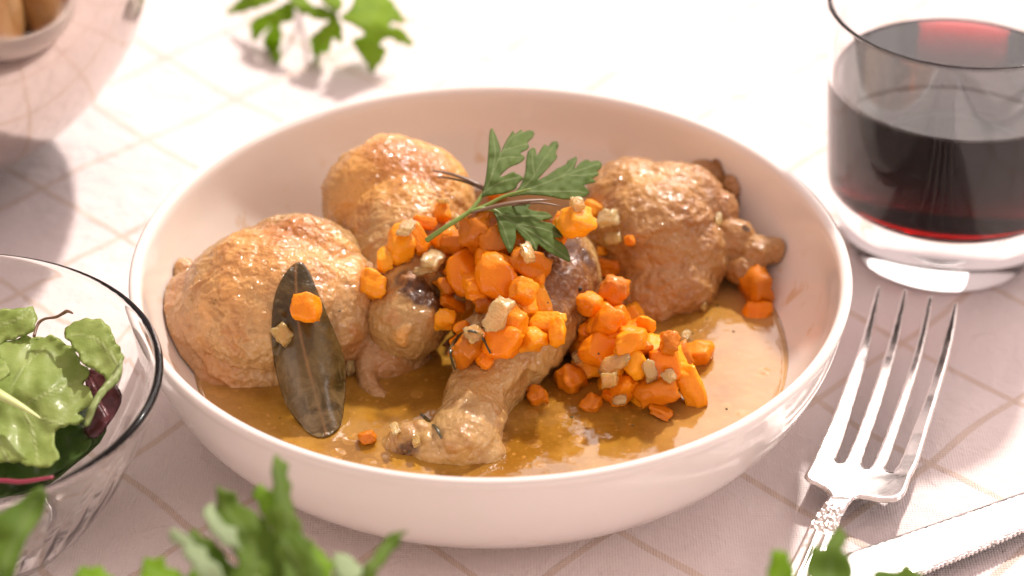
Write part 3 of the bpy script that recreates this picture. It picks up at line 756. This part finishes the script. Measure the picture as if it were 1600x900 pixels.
# parsley sprig
MPAR = m_leaf('parsley_leaf', (.115, .185, .045), (.17, .255, .065), (.36, .45, .20), .62, .42, (.17, .25, .12), .3, 0)
MSTEM = m_simple('parsley_stem', (.20, .30, .05), .4, (300, .2), Coat_Weight=.2)
Z = lambda pts: q(pts, 3.6, 640, 180)
L1 = Z([(405, 458), (422, 385), (436, 290), (444, 180), (448, 110), (460, 72), (480, 100), (500, 150), (513, 190), (510, 218), (525, 180), (545, 140), (565, 110), (583, 85), (592, 107), (625, 80), (637, 95), (665, 85), (695, 88), (701, 105),
        (690, 130), (663, 155), (673, 175), (660, 195), (622, 215), (648, 232), (640, 255), (610, 275), (570, 290), (530, 320), (508, 347), (540, 337), (580, 318), (600, 328), (635, 345), (637, 362), (610, 385), (600, 410), (570, 425), (530, 440), (480, 448), (430, 456)])
L2 = Z([(560, 460), (600, 425), (630, 380), (650, 320), (655, 250), (665, 205), (690, 183), (710, 190), (716, 228), (745, 180), (765, 163), (780, 178), (800, 150), (830, 147), (838, 175), (822, 212), (832, 235), (800, 275), (760, 320), (722, 362), (780, 335),
        (830, 300), (880, 275), (888, 257), (920, 240), (940, 232), (940, 262), (926, 304), (960, 265), (1000, 248), (1018, 260), (1060, 254), (1082, 275), (1075, 300), (1055, 318), (1067, 335), (1030, 355), (1050, 372), (1020, 385), (980, 395), (1002, 415), (1010, 440), (985, 460),
        (930, 470), (870, 475), (810, 462), (740, 452), (660, 448), (600, 455)])
L3 = Z([(458, 528), (500, 520), (560, 510), (610, 500), (650, 492), (682, 505), (666, 527), (720, 540), (770, 545), (802, 570), (785, 585), (735, 596), (790, 605), (830, 630), (862, 665), (850, 690), (812, 690), (860, 720), (890, 760), (906, 825), (870, 815), (820, 790), (770, 765), (724, 728),
        (715, 768), (690, 745), (650, 705), (620, 670), (598, 645), (600, 685), (590, 730), (565, 778), (540, 740), (515, 690), (500, 640), (490, 590), (475, 555)])
zb = hit(668, 375)[0].z+.1
zl = lambda x, y: .25+(345-y)*.006-.3*(math.hypot(x-768, y-325)/100)**2
zb = max([zb]+[hit(x, y)[0].z-zl(x, y)-.0 for x in range(772, 890, 12) for y in range(325, 400, 10) if inside(np.array([(x, y)], float), np.array(L3))[0]]+[hit(x, 375-(x-668)*.66)[0].z-.25-(x-668)*.66*.0105+.315-.0 for x in range(668, 750, 10)])
spr = empty('parsley_sprig', P(668, 375, zb)); tag(spr, 'fresh green parsley sprig of three leaflets on top of the dish', 'parsley')
def zsp(curl, cx, cy_, off=0.0, sl=.0105):
    def f(v):
        d = np.hypot(v[:, 0]-cx, v[:, 1]-cy_)
        z = zb+.25+(345-v[:, 1])*sl+off+curl*(d/100)**2
        z += np.array([.06*nz((a*.03, b*.03, 0), 1, 2)+.03*nz((a*.09, b*.09, 0), 1, 4) for a, b in v])
        return z
    return lambda v: P(v[:, 0], v[:, 1], f(v))
for out, vn, f in ((L1, [[(405, 455), (450, 370), (500, 250), (560, 140), (640, 95)], [(450, 370), (470, 300), (480, 200), (462, 90)], [(415, 440), (480, 395), (540, 370), (620, 352)], [(500, 250), (560, 240), (640, 240)], [(530, 200), (600, 180), (660, 165)]], zsp(-.35, 753, 306, .05)),
                   (L2, [[(570, 450), (650, 425), (720, 400), (850, 350), (960, 310), (1070, 275)], [(600, 440), (680, 370), (740, 270), (820, 165)], [(650, 428), (800, 432), (920, 430), (995, 440)], [(700, 340), (690, 260), (690, 200)], [(850, 350), (910, 300), (935, 245)], [(900, 340), (980, 340), (1050, 330)]], zsp(-.25, 790, 310, .0, .0085)),
                   (L3, [[(460, 530), (560, 590), (700, 670), (800, 740), (895, 812)], [(500, 553), (600, 570), (700, 568), (790, 572)], [(470, 545), (520, 620), (565, 750)], [(600, 612), (740, 640), (850, 680)], [(600, 620), (680, 690), (710, 750)]], zsp(-.35, 768, 325, .1, .006))):
    V, F, at, _, _ = sheet(out, 1.9, f, T=.016, rim=1.5, veins=[Z(a) for a in vn], vw=.95, groove=.012)
    mesh('leaflet', V, F, MPAR, spr, attrs=at)
def zst(x, y): return zb+.25+(345-y)*.0105
for pts, rr in (([(95, 705), (200, 632), (330, 548), (375, 500), (405, 455), (425, 420)], [.085, .075, .07, .06, .04]), ([(330, 548), (430, 508), (520, 462), (600, 436), (680, 415)], [.065, .06, .055, .03]), ([(340, 545), (400, 528), (470, 532), (520, 560)], [.075, .085, .055, .025])):
    pz = Z(pts); p = spline([P(x, y, zst(x, y)-(.22 if i == 0 and len(rr) == 5 else 0)) for i, (x, y) in enumerate(pz)], 6)
    V, F = tube(p, rr, 8); mesh('stem', V, F, MSTEM, spr)

# ------------------------------------------------------------------ parsley behind the bowl
MPB = m_leaf('backlit_parsley_leaf', (.20, .34, .02), (.28, .43, .03), (.40, .50, .15), .6, .5, (.22, .30, .13), .3, 0, .5)
Z = lambda pts: q(pts, 4.21, 320, 0)
pb = empty('parsley_sprig', P(520, 60, 0)); tag(pb, 'out of focus parsley sprig lying on the cloth behind the bowl', 'parsley')
def zpar(z0, cx, cy_, k, slope=.0, seed=0):
    def f(v):
        d = np.hypot(v[:, 0]-cx, (v[:, 1]-cy_)*1.6)
        z = z0-k*(d/60)**2-slope*(v[:, 1]-cy_)+np.array([.18*nz((a*.025, b*.04, 0), 1, seed) for a, b in v])
        return P(v[:, 0], v[:, 1], np.maximum(z, .12))
    return f
BL = [([(130, 100), (170, 50), (190, 30), (240, -20), (300, -60), (420, -60), (490, -10), (430, 25), (370, 45), (330, 60), (270, 72), (230, 90), (200, 80), (170, 95)], zpar(1.6, 440, -5, .5)),
      ([(575, 20), (595, 70), (585, 100), (570, 150), (540, 155), (505, 145), (500, 180), (508, 260), (493, 300), (500, 370), (485, 432), (460, 400), (430, 370), (418, 330), (385, 300), (390, 250), (410, 210), (432, 165), (380, 220), (352, 250), (325, 282), (305, 230), (300, 160), (330, 120), (390, 90), (460, 60), (520, 20)], zpar(1.9, 450, 5, .35, .012, 3)),
      ([(560, -40), (640, -30), (700, 20), (705, 60), (670, 102), (640, 90), (600, 60), (560, 10)], zpar(2.0, 460, 0, .3, .01, 4)),
      ([(850, 100), (900, 170), (905, 250), (885, 300), (860, 258), (842, 250), (830, 300), (800, 365), (780, 328), (760, 380), (735, 452), (720, 400), (700, 310), (685, 270), (720, 220), (770, 180), (800, 150)], zpar(2.0, 522, 25, .4, .012, 5)),
      ([(885, 112), (950, 60), (980, 0), (1010, -60), (1160, -60), (1220, -10), (1260, 40), (1290, 90), (1332, 152), (1280, 150), (1240, 148), (1222, 172), (1300, 190), (1340, 240), (1380, 298), (1320, 295), (1270, 280), (1215, 250), (1155, 288), (1190, 330), (1170, 400), (1130, 440), (1110, 485), (1080, 450), (1050, 400), (1000, 330), (970, 250), (1060, 235), (1000, 180), (900, 128)], zpar(2.3, 535, 25, .28, .008, 6)),
      ([(700, 60), (760, 35), (820, 70), (865, 105), (850, 125), (750, 130), (690, 110)], zpar(2.0, 522, 25, .3, .008, 7)),
      ([(740, -40), (830, -50), (905, 0), (900, 50), (880, 85), (840, 60), (790, 30)], zpar(2.3, 522, 15, .3, .008, 8))]
for i, (out, f) in enumerate(BL):
    c = np.mean(out, axis=0); far = max(out, key=lambda p: abs(p[0]-870)+abs(p[1]-90))
    V, F, at, _, _ = sheet(jag(Z(out), 1.3, 7, i), 3.2, f, T=.016, rim=1.5, veins=[Z([(870, 100) if c[0] > 660 else (560, 20), tuple(c), far])], vw=1.6, groove=.01)
    mesh('leaflet', V, F, MPB, pb, attrs=at)
for pts in ([(870, 110), (800, 20), (760, -60), (700, -200)], [(560, 20), (620, -20), (700, -120), (700, -200)]):
    p = spline([P(x, y, 2.0-.3*i) for i, (x, y) in enumerate(Z(pts))], 5); V, F = tube(p, [.07, .1], 8); mesh('stem', V, F, MSTEM, pb)

# ------------------------------------------------------------------ foreground parsley, close to the lens
MPF = m_leaf('near_parsley_leaf', (.12, .21, .03), (.17, .27, .04), (.35, .45, .2), .65, .45, (.25, .36, .16), .2, 0, .5)
MPG = m_leaf('near_parsley_bright', (.20, .36, .02), (.25, .42, .03), (.35, .45, .2), .65, .5, None, .2, 0, .5)
MPW = m_leaf('near_parsley_pale', (.33, .42, .24), (.40, .50, .30), (.45, .55, .35), .65, .4, None, .2, 0, .5)
Z = lambda pts: q(pts, 2.667, 100, 680)
pf = empty('parsley_bunch', P(420, 1150, 0)); tag(pf, 'blurred green parsley bunch in the near foreground before the bowl', 'parsley')
def near(z0, seed, sl=.004):
    def f(v):
        z = z0+(850-v[:, 1])*sl+np.array([.28*nz((a*.018, b*.018, 0), 1, seed) for a, b in v])
        return P(v[:, 0], v[:, 1], z)
    return f
FG = [([(620, 245), (655, 218), (700, 238), (740, 290), (800, 325), (850, 370), (890, 420), (960, 430), (1000, 500), (1060, 560), (1080, 640), (1060, 760), (700, 800), (600, 760), (620, 640), (720, 560), (700, 470), (640, 400), (640, 330)], 8.5, MPF),
      ([(868, 115), (890, 82), (917, 105), (940, 180), (948, 280), (985, 380), (1030, 470), (1010, 620), (940, 700), (900, 500), (860, 360), (870, 250)], 8.9, MPF),
      ([(790, 200), (830, 215), (880, 250), (900, 330), (880, 400), (830, 330), (800, 270)], 8.6, MPG),
      ([(425, 390), (480, 400), (540, 440), (620, 520), (670, 600), (700, 700), (640, 740), (600, 640), (540, 560), (500, 490), (450, 430)], 9.1, MPW),
      ([(590, 300), (620, 290), (660, 360), (720, 400), (730, 470), (690, 470), (630, 420), (585, 350)], 8.8, MPW),
      ([(520, 400), (560, 410), (630, 450), (700, 540), (740, 640), (720, 720), (660, 640), (600, 560), (545, 480)], 8.2, MPF),
      ([(1190, 640), (1240, 570), (1290, 500), (1335, 440), (1390, 395), (1425, 395), (1400, 445), (1345, 515), (1290, 600), (1240, 720), (1150, 760)], 8.4, MPF),
      ([(325, 545), (350, 510), (420, 520), (440, 560), (490, 570), (500, 640), (480, 760), (360, 760), (300, 640)], 8.0, MPG),
      ([(45, 570), (100, 548), (170, 560), (205, 600), (220, 700), (120, 760), (40, 680)], 8.0, MPG),
      ([(1010, 460), (1040, 440), (1060, 480), (1110, 520), (1120, 640), (1060, 660), (1030, 560)], 8.6, MPG),
      ([(1110, 530), (1150, 490), (1210, 520), (1250, 570), (1230, 680), (1150, 740), (1060, 680), (1130, 620)], 8.2, MPW),
      ([(900, 430), (960, 400), (1000, 450), (1060, 540), (1090, 660), (1000, 740), (920, 640), (880, 520)], 9.0, MPF),
      ([(540, 520), (600, 560), (640, 620), (680, 700), (640, 800), (560, 760), (520, 640)], 8.6, MPG)]
for i, (out, z0, mm) in enumerate(FG):
    c = np.mean(out, axis=0)
    V, F, at, _, _ = sheet(jag(Z(out), 3.2, 13, i), 5, near(z0, i*1.7), T=.02, rim=2, veins=[Z([out[0], tuple(c), (c[0], c[1]+100)])], vw=2.5)
    mesh('leaflet', V, F, mm, pf, attrs=at)
for (x, y, z0) in ((400, 905, 8.4), (450, 890, 8.6), (330, 925, 8.2), (480, 930, 8.4), (570, 930, 8.2), (265, 935, 7.9), (145, 935, 7.9)):
    a = P(x, y, z0); b = P(420, 1150, .2); p = spline([a, a+(b-a)*.4+np.array([0, 0, .8]), b+np.array([(x-400)*.006, 0, 0])], 6)
    V, F = tube(p, [.09, .12], 8); mesh('stem', V, F, MSTEM, pf)
lf = empty('parsley_sprig', P(20, 1080, 0)); tag(lf, 'blurred parsley leaf at the lower left corner before the salad bowl', 'parsley')
Z = lambda pts: q(pts, 1.73, 0, 380)
V, F, at, _, _ = sheet(Z([(-60, 760), (0, 728), (60, 690), (110, 655), (128, 690), (110, 745), (72, 800), (50, 860), (20, 940), (-60, 980)]), 6, near(8.2, 33), T=.02, rim=2, veins=[Z([(115, 665), (40, 800), (0, 900)])], vw=3)
mesh('leaflet', V, F, MPF, lf, attrs=at)
p = spline([P(5, 930, 8), P(10, 1000, 5), P(20, 1080, .1)], 6); V, F = tube(p, [.09, .12], 8); mesh('stem', V, F, MSTEM, lf)
rf = empty('parsley_sprig', P(1290, 1100, 0)); tag(rf, 'blurred parsley sprig in the foreground overlapping the fork handle', 'parsley')
Z = lambda pts: q(pts, 3.556, 1150, 800)
for i, out in enumerate(([(185, 260), (210, 220), (245, 203), (280, 232), (310, 290), (330, 360), (340, 520), (200, 520), (180, 380)],
            [(398, 300), (400, 200), (440, 182), (492, 192), (520, 130), (570, 88), (606, 110), (605, 180), (602, 235), (652, 275), (645, 400), (600, 520), (380, 520), (390, 400)],
            [(750, 350), (800, 308), (870, 332), (920, 288), (980, 300), (1020, 340), (1050, 420), (950, 520), (780, 500), (740, 420)])):
    V, F, at, _, _ = sheet(jag(Z(out), 2.6, 12, i), 5, near(8.6, i*3.1+40), T=.02, rim=2, veins=[Z([tuple(np.mean(out, axis=0)), (np.mean(out, axis=0)[0], 520)])], vw=2.5)
    mesh('leaflet', V, F, MPF if i else MPG, rf, attrs=at)
for (x, y) in ((1225, 940), (1290, 940), (1400, 940)):
    a = P(x, y, 8.4); b = P(1290, 1100, .1); p = spline([a, (a+b)/2+np.array([0, 0, .4]), b], 6); V, F = tube(p, [.09, .12], 8); mesh('stem', V, F, MSTEM, rf)

# ------------------------------------------------------------------ tumbler of red wine
tg = empty('wine_tumbler', (GX, GY, 0)); tag(tg, 'clear heavy based glass tumbler half filled with red wine, right of the bowl', 'glass')
go = spline([(0, .12), (2.2, .10), (2.7, .0), (3.05, .03), (3.3, .35), (3.62, 1.1), (3.88, 1.8), (4.05, 2.7), (4.2, 4.5), (4.36, 7.0), (4.5, 9.15)], 6)
GZ = 9.25
gi = spline([(4.34, 9.15), (4.2, 7.0), (4.04, 4.6), (3.9, 3.3), (3.65, 2.6), (3.1, 2.3), (1.5, 2.18), (0, 2.15)], 6)
ZW = 6.5
rw = float(np.interp(ZW, gi[::-1, 1], gi[::-1, 0]))
dry = [tuple(p) for p in gi if p[1] > ZW+.03]+[(rw, ZW)]; wet = [(rw, ZW)]+[tuple(p) for p in gi if p[1] < ZW-.03]
pf_ = [tuple(p) for p in go]+[(4.42+.08*math.cos(a), GZ+.08*math.sin(a)) for a in np.linspace(0, math.pi, 10)]+dry+wet[1:]
V, F = lathe(pf_, 128, (GX, GY))
MG = m_glass('clear_glass'); gl = mesh('glass_body', V, F, MG, tg)
MW = m_glass('glass_against_wine', (1, 1, 1), 1.119); gl.data.materials.append(MW)     # glass touching the wine refracts less
for p in gl.data.polygons:
    c = p.center/S; rr_ = math.hypot(c.x, c.y)
    if 2.1 < c.z < ZW and rr_ < np.interp(c.z, gi[::-1, 1], gi[::-1, 0])+.06: p.material_index = 1
wp = [(r-.004 if r > .01 else 0, z+.004) for r, z in wet]
V, F = lathe([(0, ZW)]+[(rw*k, ZW) for k in (.3, .6, .85, .95)]+wp, 128, (GX, GY))
side = [0. if z > ZW-.001 and math.hypot(x-GX, y-GY) < rw-.02 else 1. for x, y, z in V]
wn = mesh('red_wine', V, F, m_wine(), origin=(GX, GY, 2.1)); tag(wn, 'dark red wine filling the lower half of the tumbler', 'wine')
wn.data.materials.append(None); wn.data.materials.pop()
fa = wn.data.attributes.new('side', 'FLOAT', 'FACE')
fa.data.foreach_set('value', [0. if p.center.z > (ZW-2.1-.01)*S else 1. for p in wn.data.polygons])

# ------------------------------------------------------------------ salad bowl
sbw = mesh_sb = None
so = spline([(0, .2), (2.6, .2), (2.9, 0), (3.2, .05), (3.9, .7), (4.9, 2.0), (5.8, 3.7), (6.42, 5.25)], 6)
si = spline([(6.17, 5.25), (5.62, 3.75), (4.74, 2.15), (3.72, .9), (2.6, .42), (0, .38)], 6)
V, F = lathe([tuple(p) for p in so]+[(6.36+.13*math.cos(a), 5.5+.13*math.sin(a)) for a in np.linspace(0, math.pi, 12)]+[tuple(p) for p in si], 144, (SBX, SBY))
V = np.array(V); ang = np.arctan2(V[:, 1]-SBY, V[:, 0]-SBX); rr = np.hypot(V[:, 0]-SBX, V[:, 1]-SBY)
rip = 1+.006*np.sin(ang*36)*np.clip((5.0-V[:, 2])/2, 0, 1)*np.clip(V[:, 2]/1, 0, 1)
V[:, 0] = SBX+(V[:, 0]-SBX)*rip; V[:, 1] = SBY+(V[:, 1]-SBY)*rip
sb = mesh('salad_bowl', V, F, m_glass('salad_bowl_glass', (1, 1, .985), 1.34), origin=(SBX, SBY, 0)); tag(sb, 'clear glass bowl of green salad at the left edge', 'bowl')
Z = lambda pts: q(pts, 1.73, 0, 380)
def wavy(z0, gx=0., gy=0., cx=60, cy_=600, amp=.25, fr=.03, seed=0, edgeamp=0, outline=None):
    def f(v):
        z = z0+(v[:, 0]-cx)*gx+(v[:, 1]-cy_)*gy
        z += np.array([amp*nz((a*fr, b*fr, 0), 1, seed)+amp*.22*nz((a*fr*3.5, b*fr*3, 0), 1, seed+3) for a, b in v])
        if outline is not None:
            d = segdist(v, np.array(outline), True)
            z += edgeamp*np.exp(-d/6)*np.sin(v[:, 0]*.25+v[:, 1]*.31)
        return P(v[:, 0], v[:, 1], z)
    return f
MS1 = m_leaf('lettuce_green', (.28, .38, .09), (.40, .50, .16), (.60, .68, .34), .45, .4, None, .5, .12, .8)
MS2 = m_leaf('lettuce_dark', (.05, .10, .03), (.09, .16, .04), (.25, .35, .12), .4, .25, None, .5, .2, .6)
MS3 = m_leaf('radicchio_purple', (.06, .018, .025), (.12, .03, .04), (.3, .1, .12), .25, .15, None, .6, .6)
MS4 = m_leaf('lettuce_pale', (.34, .43, .16), (.40, .50, .20), (.60, .65, .36), .4, .4, None, .5, .1)
SA = [('salad_leaf', [(-140, 420), (0, 380), (150, 440), (240, 440), (290, 480), (270, 540), (200, 600), (120, 660), (0, 690), (-140, 700)], (3.0,), MS2, 'dark green salad leaf lowest under the others in the glass bowl', [[(-100, 560), (250, 520)]]),
      ('salad_leaf', [(150, 470), (220, 490), (258, 530), (205, 590), (150, 622), (90, 652), (20, 645), (-60, 650), (-140, 640), (-140, 560), (100, 560)], (3.6,), MS2, 'smooth dark green leaf with magenta midrib at the front of the salad', []),
      ('salad_leaf', [(228, 352), (270, 340), (312, 380), (330, 412), (320, 450), (292, 492), (260, 528), (225, 510), (240, 440)], (3.9,), MS3, 'dark purple radicchio leaf against the right wall of the glass bowl', [[(240, 360), (290, 470)]]),
      ('salad_leaf', [(-120, 190), (0, 180), (50, 176), (92, 175), (98, 210), (90, 238), (65, 250), (30, 262), (-40, 290), (-120, 300)], (4.6,), MS1, 'green lettuce leaf rising at the back left of the salad', [[(-100, 250), (40, 210), (90, 180)]]),
      ('salad_leaf', [(172, 242), (200, 213), (250, 203), (286, 215), (302, 240), (312, 265), (332, 300), (328, 345), (300, 380), (270, 350), (250, 340), (222, 325), (210, 300), (188, 268)], (4.9,), MS1, 'curled green lettuce leaf beside the right rim of the glass bowl', [[(190, 250), (260, 260), (320, 330)]]),
      ('salad_leaf', [(332, 300), (330, 350), (318, 378), (290, 402), (262, 442), (243, 492), (226, 490), (236, 450), (264, 402), (292, 365), (318, 330)], (4.9,), MS4, 'pale green rib of lettuce curving down the right side of the salad', [[(325, 330), (290, 385), (235, 480)]]),
      ('salad_leaf', [(-140, 300), (-20, 262), (0, 300), (28, 345), (10, 368), (-40, 380), (-140, 400)], (5.0,), MS1, 'bright frilly lettuce tip at the left edge above the big leaf', [[(-100, 350), (20, 340)]]),
      ('salad_leaf', [(-140, 290), (30, 265), (62, 250), (110, 256), (140, 248), (175, 270), (205, 290), (215, 322), (243, 345), (228, 380), (250, 405), (242, 440), (214, 455), (226, 484), (190, 492), (150, 508), (152, 545), (162, 570), (140, 602), (100, 606), (60, 596), (20, 592), (-60, 600), (-140, 600)], (4.5,), MS1, 'largest green lettuce leaf with scalloped edge on top of the salad',
       [[(-60, 380), (0, 410), (60, 440), (115, 475), (170, 490)], [(20, 420), (60, 340), (120, 280)], [(60, 440), (140, 400), (220, 370)], [(60, 440), (90, 520), (100, 590)], [(0, 410), (-10, 500), (20, 590)]])]
for i, (nm, out, (z0,), mm, lab, vn) in enumerate(SA):
    po = jag(Z(out), 1.6, 8, i) if mm is MS1 else Z(out)
    V, F, at, _, _ = sheet(po, 4.5, wavy(z0, amp=.3, fr=.014, seed=i*2.3+1, edgeamp=.05, outline=po, gy=-.004, cx=40, cy_=580), T=.02, rim=2, veins=[Z(a) for a in vn], vw=1.7, groove=.035)
    tag(mesh(nm, V, F, mm, attrs=at), lab, 'salad leaf')
ms = m_simple('pale_midrib', (.55, .65, .25), .3, None, Coat_Weight=.5)
p = spline([P(x, y, 5.05-.1*i) for i, (x, y) in enumerate(Z([(-60, 375), (0, 410), (55, 440), (110, 474)]))], 6); V, F = tube(p, [.22, .2, .13, .03], 10, .6)
tag(mesh('lettuce_rib', V, F, ms), 'thick pale lettuce rib lying on the largest leaf', 'salad leaf')
p = spline([P(x, y, 5.0+.1*i) for i, (x, y) in enumerate(Z([(92, 252), (102, 220), (120, 205), (150, 200), (170, 190), (182, 184), (196, 189)]))], 6); V, F = tube(p, [.05, .05, .04, .05, .06, .03], 8)
tag(mesh('root_tendril', V, F, MTWIG), 'thin brown curly tendril standing above the salad', 'tendril')
p = spline([P(x, y, 4.3) for x, y in Z([(-100, 650), (0, 642), (60, 645), (145, 632)])], 6); V, F = tube(p, [.06, .07, .05], 8)
tag(mesh('magenta_stalk', V, F, m_simple('magenta_stalk', (.32, .02, .06), .3, None, Coat_Weight=.5)), 'thin magenta chard stalk at the front of the salad', 'salad leaf')

# ------------------------------------------------------------------ steel bowl at the upper left
RS = 9.0
c_ = P1(-170, -108, RS); SX, SY = c_.x, c_.y
pr = [(0, .05), (3.0, .05)]+[(RS*math.sin(a), RS-RS*math.cos(a)*.997) for a in np.linspace(.36, math.pi/2, 40)]+[(RS+.05, RS+1.5), (RS+.05, RS+4.4), (RS+.25, RS+4.5), (RS+.28, RS+4.56), (RS+.2, RS+4.62), (RS-.1, RS+4.55), (RS-.1, RS+2)]
pr += [((RS-.12)*math.sin(a), RS-(RS-.12)*math.cos(a)) for a in np.linspace(math.pi/2, .36, 40)]+[(0, .2)]
V, F = lathe(pr, 160, (SX, SY))
st = mesh('steel_bowl', V, F, m_metal('polished_steel', (.58, .51, .475), .09, bs=.02, scale=90), origin=(SX, SY, 0))
tag(st, 'polished round steel bowl cropped by the upper left corner', 'steel bowl')

# ------------------------------------------------------------------ fork
Z = lambda pts: q(pts, 1.916, 1160, 430)
MSV = m_metal('worn_silver', (.92, .88, .85), .17, bs=.1, scale=140)
def fkz(v):
    y = v[:, 1]
    return np.interp(y, [440, 500, 560, 620, 680, 715, 745, 770, 795, 825, 860, 900, 1000, 1300], [1.5, 1.2, .92, .70, .58, .57, .62, .70, .80, .90, .95, .93, .8, .25])
def head_pos(v):
    # slight dish across the head
    cxl = np.interp(v[:, 1], [450, 780], [1431, 1335])
    return P(v[:, 0], v[:, 1], fkz(v)+.00003*(v[:, 0]-cxl)**2)
tines = [[(402, 38), (409, 34), (415, 40), (400, 130), (385, 220), (365, 300), (335, 400), (305, 500), (283, 555)],
         [(480, 48), (486, 44), (493, 50), (483, 130), (465, 230), (440, 320), (410, 420), (375, 520), (362, 570)],
         [(556, 70), (563, 66), (570, 72), (560, 150), (540, 250), (510, 350), (478, 450), (445, 550), (432, 580)],
         [(632, 88), (639, 84), (646, 90), (635, 180), (615, 270), (590, 360), (560, 460), (530, 560), (505, 610)]]
SH = 3
left = [[(188, 595), (205, 560), (240, 480), (275, 400), (305, 320), (340, 230), (370, 140)],
        [(308, 550), (330, 500), (360, 420), (388, 340), (415, 260), (440, 180), (460, 110)],
        [(385, 570), (410, 520), (440, 440), (468, 360), (498, 270), (525, 180), (540, 120)],
        [(455, 585), (480, 540), (505, 470), (540, 380), (572, 280), (600, 190), (618, 130)]]
left = [[(x+SH*min(1, max(0, (560-y)/160)) if k else x, y) for x, y in l] for k, l in enumerate(left)]
left[0] = [(x+(4 if y < 520 and y > 200 else 2), y) for x, y in left[0]]
tines = [[(x-(0 if y < 60 else 3*min(1, (y-60)/140)*(1 if i < 3 else .5)), y) for x, y in l] for i, l in enumerate(tines)]
out = []
out += [(188, 595)]
for i in range(4):
    out += left[i][(1 if i == 0 else 0):]
    out += tines[i]
    if i < 3: out += [((tines[i][-1][0]+left[i+1][0][0])/2, tines[i][-1][1]+8)]
out += [(490, 650), (470, 672), (440, 680), (400, 678), (350, 668), (325, 680), (300, 712), (262, 690), (262, 665), (240, 640), (200, 620), (186, 608)]
fk = empty('fork', P(1240, 900, 0)); tag(fk, 'ornate silver dinner fork lying between the bowl and the tumbler', 'fork')
V, F, at, v2, _ = sheet(Z(out), 2.6, head_pos, T=.085, rim=4.5, smooth=2)
V = np.array(V)
# split off the four tines: faces above the root line, by tine
dW = V-CAM; pxx = 800+FPX*(dW@RT)/(dW@FW); pyy = 450-FPX*(dW@UP)/(dW@FW)
groups = {k: [] for k in range(5)}
for f in F:
    cx = np.mean(pxx[list(f)]); cyy = np.mean(pyy[list(f)])
    zx, zy = (cx-1160)*1.916, (cyy-430)*1.916
    root = 540+(zx-250)*.22
    if zy > root: groups[4].append(f); continue
    best = min(range(4), key=lambda i: abs(zx-(np.interp(zy, [p[1] for p in tines[i]], [p[0] for p in tines[i]])+np.interp(zy, [p[1] for p in left[i][::-1]], [p[0] for p in left[i][::-1]]))/2))
    groups[best].append(f)
for k, fs in groups.items():
    ids = sorted({i for f in fs for i in f}); mp = {a: b for b, a in enumerate(ids)}
    mesh('tine' if k < 4 else 'fork_head', V[ids], [tuple(mp[i] for i in f) for f in fs], MSV, fk)
hand = [(262, 668), (330, 672), (318, 690), (303, 720), (285, 760), (262, 820), (235, 880), (205, 960), (130, 1150), (60, 1330), (20, 1420), (-50, 1420), (-60, 1380), (0, 1250), (60, 1080), (100, 960), (140, 870), (175, 800), (205, 740), (235, 700)]
def hrel(v):
    a = np.array([1160+290/1.916, 430+690/1.916]); b = np.array([1160+0, 430+1400/1.916]); d = (b-a)/np.linalg.norm(b-a); nn = np.array([-d[1], d[0]])
    u = (v-a)@d; s = (v-a)@nn; wd = 21+u*.012; sn = s/wd
    r = .05*np.exp(-((np.abs(sn)-.72)/.12)**2)+.03*np.exp(-(sn/.13)**2)*(u > 48)-.02
    fl = (u > 8)&(u < 52)
    petal = .06*np.cos(u*.42)*np.cos(s*.45)+.03*np.sin(u*.9+s*.3)
    return np.where(fl, petal, r)
V, F, at, _, _ = sheet(Z(hand), 1.9, lambda v: P(v[:, 0], v[:, 1], fkz(v)+.04), T=.12, rim=5, relief=hrel)
mesh('handle', V, F, MSV, fk)

# ------------------------------------------------------------------ knife
kn = empty('knife', P(1500, 850, 0)); tag(kn, 'table knife with serrated edge at the lower right corner', 'knife')
top = [(1285, 915), (1300, 885), (1325, 864), (1400, 838), (1500, 803), (1600, 768), (1700, 735), (1800, 703)]
bots = [(1800, 762), (1700, 797), (1600, 833), (1560, 851), (1520, 868), (1480, 884), (1440, 901), (1400, 917), (1350, 930), (1310, 932)]
ser = []
bb = spline(bots, 1)
tot = 0
for i in range(len(bots)-1):
    a = np.array(bots[i], float); b = np.array(bots[i+1], float); L = np.linalg.norm(b-a); n = max(1, int(L/7))
    for k in range(n):
        p0 = a+(b-a)*k/n; p1 = a+(b-a)*(k+.5)/n; ser += [tuple(p0), (p1[0]-.9, p1[1]-2.6)]
ser.append(bots[-1])
def kz(v): return P(v[:, 0], v[:, 1], .42-.0*v[:, 0])
MKN = m_metal('brushed_steel', (.88, .85, .83), .2, bs=.1, scale=200)
V, F, at, _, _ = sheet(top+ser, 5, kz, T=.075, rim=9, smooth=1)
mesh('blade', V, F, MKN, kn)
V, F = tube(spline([P(1790, 733, .5), P(1850, 714, .55), P(2000, 670, .6), P(2120, 635, .5)], 6), [.35, .5, .6, .7], 16, .5); mesh('handle', V, F, MSV, kn)
